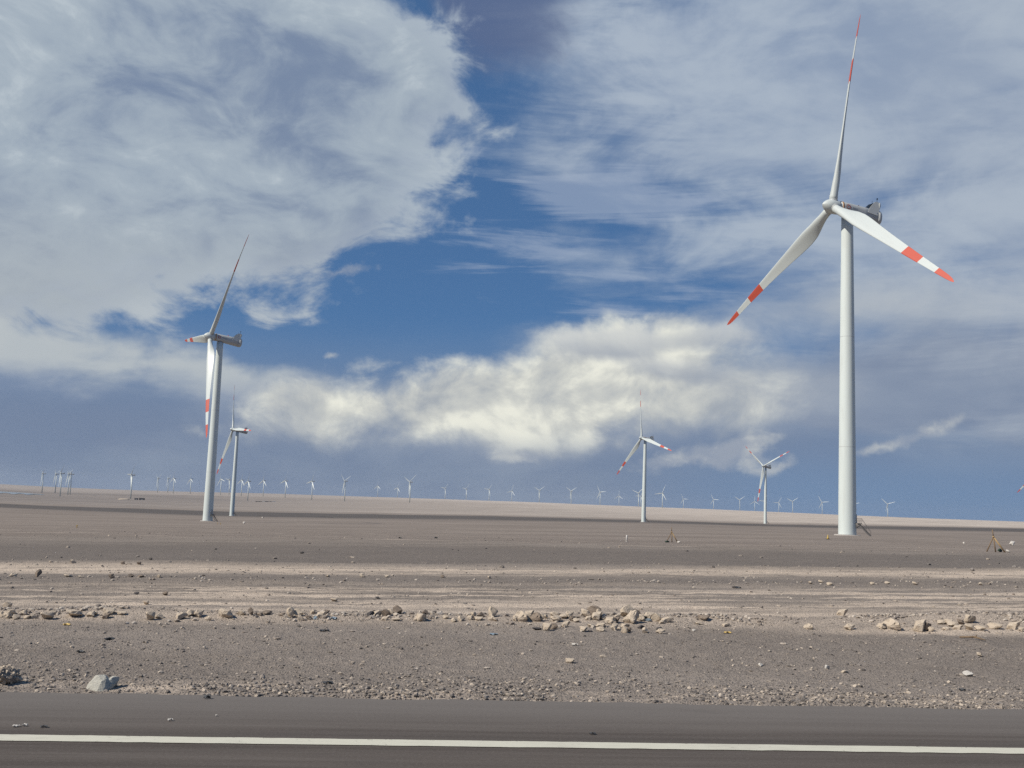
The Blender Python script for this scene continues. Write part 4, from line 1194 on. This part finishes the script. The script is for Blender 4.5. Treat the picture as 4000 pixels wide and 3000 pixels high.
SCR = [(314, 2549, 28, 7, m_scrapk, 'rubber_scrap', 'black rubber strip on the verge above the grey angular rock'), (427, 2498, 34, 6, m_scrapk, 'rubber_scrap', 'long black strip on the verge below the row of stones'),
       (1280, 2670, 38, 6, m_scrapk, 'rubber_scrap', 'dark strip lying in the loose gravel band'), (1267, 2466, 36, 5, m_scrapk, 'rubber_scrap', 'thin dark strip under the standing pointed stone'),
       (3759, 2699, 22, 7, m_scrapk, 'rubber_scrap', 'dark curled scrap on the gravel far along the verge'), (2877, 2298, 34, 6, m_scrapk, 'rubber_scrap', 'dark scrap between the two pale strips'),
       (1563, 2103, 14, 5, m_scrapk, 'rubber_scrap', 'blackish lump on the brown plain, first of two alike'), (1703, 2103, 14, 6, m_scrapk, 'rubber_scrap', 'blackish lump on the brown plain, second of two alike'),
       (809, 2741, 26, 12, m_scrapk, 'rubber_scrap', 'torn black scrap at the very edge of the asphalt'), (1928, 2481, 30, 6, m_scrapb, 'plastic_scrap', 'faded blue plastic scrap on the verge below the tall block'),
       (1304, 2420, 24, 9, m_scrapb, 'plastic_scrap', 'pale blue plastic scrap at the end of the pointed stone group'), (261, 2443, 24, 6, m_scrapy, 'plastic_scrap', 'yellow plastic scrap just below the row of stones'),
       (2842, 2474, 26, 5, m_scrapy, 'plastic_scrap', 'yellowish flat scrap right of the strewn stones'), (664, 2829, 18, 6, m_scrapw, 'paper_scrap', 'white paper scrap on the asphalt shoulder'),
       (844, 2811, 8, 4, m_scrapw, 'paper_scrap', 'tiny white fleck on the asphalt shoulder'), (62, 2853, 24, 4, m_scrapw, 'paper_scrap', 'white torn scrap beside the painted line, larger piece'), (96, 2850, 18, 6, m_scrapw, 'paper_scrap', 'white torn scrap beside the painted line, smaller piece'),
       (170, 2855, 24, 4, m_scrapk, 'rubber_scrap', 'black sliver beside the painted line'), (2315, 2882, 22, 5, m_scrapk, 'rubber_scrap', 'black sliver touching the painted line'),
       (2245, 2522, 24, 7, m_scrapw, 'paper_scrap', 'whitish scrap on the verge below the strewn stones')]
for i, (px, py, w, h, mt, nm, lb) in enumerate(SCR): scrap(px, py, w, h, mt, nm, lb, 11 + i * 3)
# dead branch on the pale strip
x, y, d = on_ground(3815, 2499); k = d / FPX
t = empty('dead_branch', (x, y, gz(x, y)), -math.atan2(x, y)); prop(t, 'dark dead branch lying below the crumbling heap of stones', 'branch')
link_obj('stem', MB().bar((-55 * k, 0.05, 0.01), (-8 * k, 0, 0.03), 0.008, 7, 0.011).bar((-9 * k, 0, 0.03), (28 * k, -0.06, 0.01), 0.011, 7, 0.006).mesh('stem', True), m_wood, t)
link_obj('twig', MB().bar((-6 * k, 0, 0.02), (1 * k, 0.02, 16 * k), 0.009, 7, 0.005).mesh('twig', True), m_wood, t)

# ------------------------------------------------------------------ things far out on the plain
def far_at(px, py, d):
    dr = ray(px, py); c_ = math.hypot(dr.x, dr.y); x, y = dr.x / c_ * d, dr.y / c_ * d
    return x, y, gz(x, y)


for px, w, h, lb in ((533, 13, 6.5, 'dark low shed on the far plain, the smaller of a pair'), (555, 20, 7.5, 'dark low shed on the far plain, the longer of a pair')):
    x, y, z = far_at(px, 1943, 3500.0); k = 3500.0 / FPX; L, Hh = w * k, h * k
    t = empty('far_shed', (x, y, z), -math.atan2(x, y)); prop(t, lb, 'shed', 'pair of dark sheds')
    link_obj('wall', MB().box(-L / 2, L / 2, 0, 6, -2, Hh * 0.7).mesh('wall'), m_shed, t)
    V = [(-L / 2 - .3, -.3, Hh * 0.7), (L / 2 + .3, -.3, Hh * 0.7), (L / 2 + .3, 6.3, Hh * 0.7), (-L / 2 - .3, 6.3, Hh * 0.7), (-L / 2 - .3, 3, Hh), (L / 2 + .3, 3, Hh)]
    link_obj('roof', mesh_from('roof', V, [(0, 1, 5, 4), (2, 3, 4, 5), (0, 4, 3), (1, 2, 5), (0, 3, 2, 1)]), m_shed, t)
    link_obj('door', MB().box(-1.6, 1.6, -0.08, 0.02, -1, Hh * 0.5).mesh('door'), m_nacd, t)
for k_, (px, w, dark_) in enumerate(((1006, 13, 1), (1019, 11, 1), (1031, 8, 0), (1043, 14, 1), (1058, 8, 1), (1071, 12, 0))):
    x, y, z = far_at(px, 1947.5, 3900.0); kk = 3900.0 / FPX; L = w * kk
    t = empty('site_container', (x, y, z), -math.atan2(x, y) + rng.uniform(-.1, .1))
    prop(t, f"{'dark' if dark_ else 'white'} far container, {ORD[k_]} from the left in the low row beyond the turbines", 'container', 'row of site containers')
    link_obj('body', MB().box(-L / 2, L / 2, 0, 3, -1, 2.5).mesh('body'), m_shed if dark_ else m_cont, t)
    link_obj('roof', MB().box(-L / 2 - .15, L / 2 + .15, -.15, 3.15, 2.5, 2.75).mesh('roof'), m_nacd, t)
# pale spoil heap and a grey-blue pond
x, y, z = far_at(484, 1947, 3400.0)
Vt, Ft = ICO[3]; W = Vt * np.array([17.0, 6.0, 3.4]) * (1 + 0.12 * lump(Vt, 77, 2.5))[:, None]
o = link_obj('spoil_heap', quads_np('spoil_heap', W, Ft), m_rock); o.location = (x, y, z); o.rotation_euler = (0, 0, -math.atan2(x, y))
prop(o, 'pale earth heap left of the lone far turbine', 'earth heap')
m_pond, b = material('pond_water'); b.inputs['Base Color'].default_value = (0.16, 0.20, 0.23, 1); b.inputs['Roughness'].default_value = 0.25
kx = noise(new('ShaderNodeTexCoord').outputs['Object'], 0.02, 4, 0.6); link(mixc(kx, (0.17, 0.20, 0.22), (0.24, 0.27, 0.28)), b.inputs['Base Color'])
V, Fq = [], []
az0, n = -26.9, 40
for i in range(n + 1):
    a_ = az0 - 1.5 + 4.4 * i / n
    t_ = 1 - abs(i / n * 2 - 1) ** 3
    for dd in (4100 - 420 * t_ * (0.6 + 0.4 * math.sin(i)), 4100 + 300 * t_):
        xx, yy = dd * math.sin(R(a_)), dd * math.cos(R(a_)); V.append((xx, yy, gz(xx, yy) + 0.9))
for i in range(n): Fq.append((2 * i, 2 * i + 2, 2 * i + 3, 2 * i + 1))
prop(link_obj('pond', mesh_from('pond', V, Fq), m_pond), 'grey-blue pond on the far plain', kind='structure')

# ------------------------------------------------------------------ the air
m_haze = bpy.data.materials.new('haze'); m_haze.use_nodes = True
S.t = m_haze.node_tree; S.t.nodes.clear()
pvn = new('ShaderNodeVolumePrincipled'); ho = new('ShaderNodeOutputMaterial'); link(pvn.outputs[0], ho.inputs['Volume'])
pvn.inputs['Color'].default_value = (0.80, 0.88, 1.0, 1); pvn.inputs['Density'].default_value = 1.8e-5; pvn.inputs['Anisotropy'].default_value = 0.2
hz = link_obj('haze', MB().box(-14500, 14500, -14500, 14500, float(GZ.min()) - 1.5, 145.0).mesh('haze'), m_haze)
prop(hz, 'thin pale haze over the whole plain', kind='stuff')
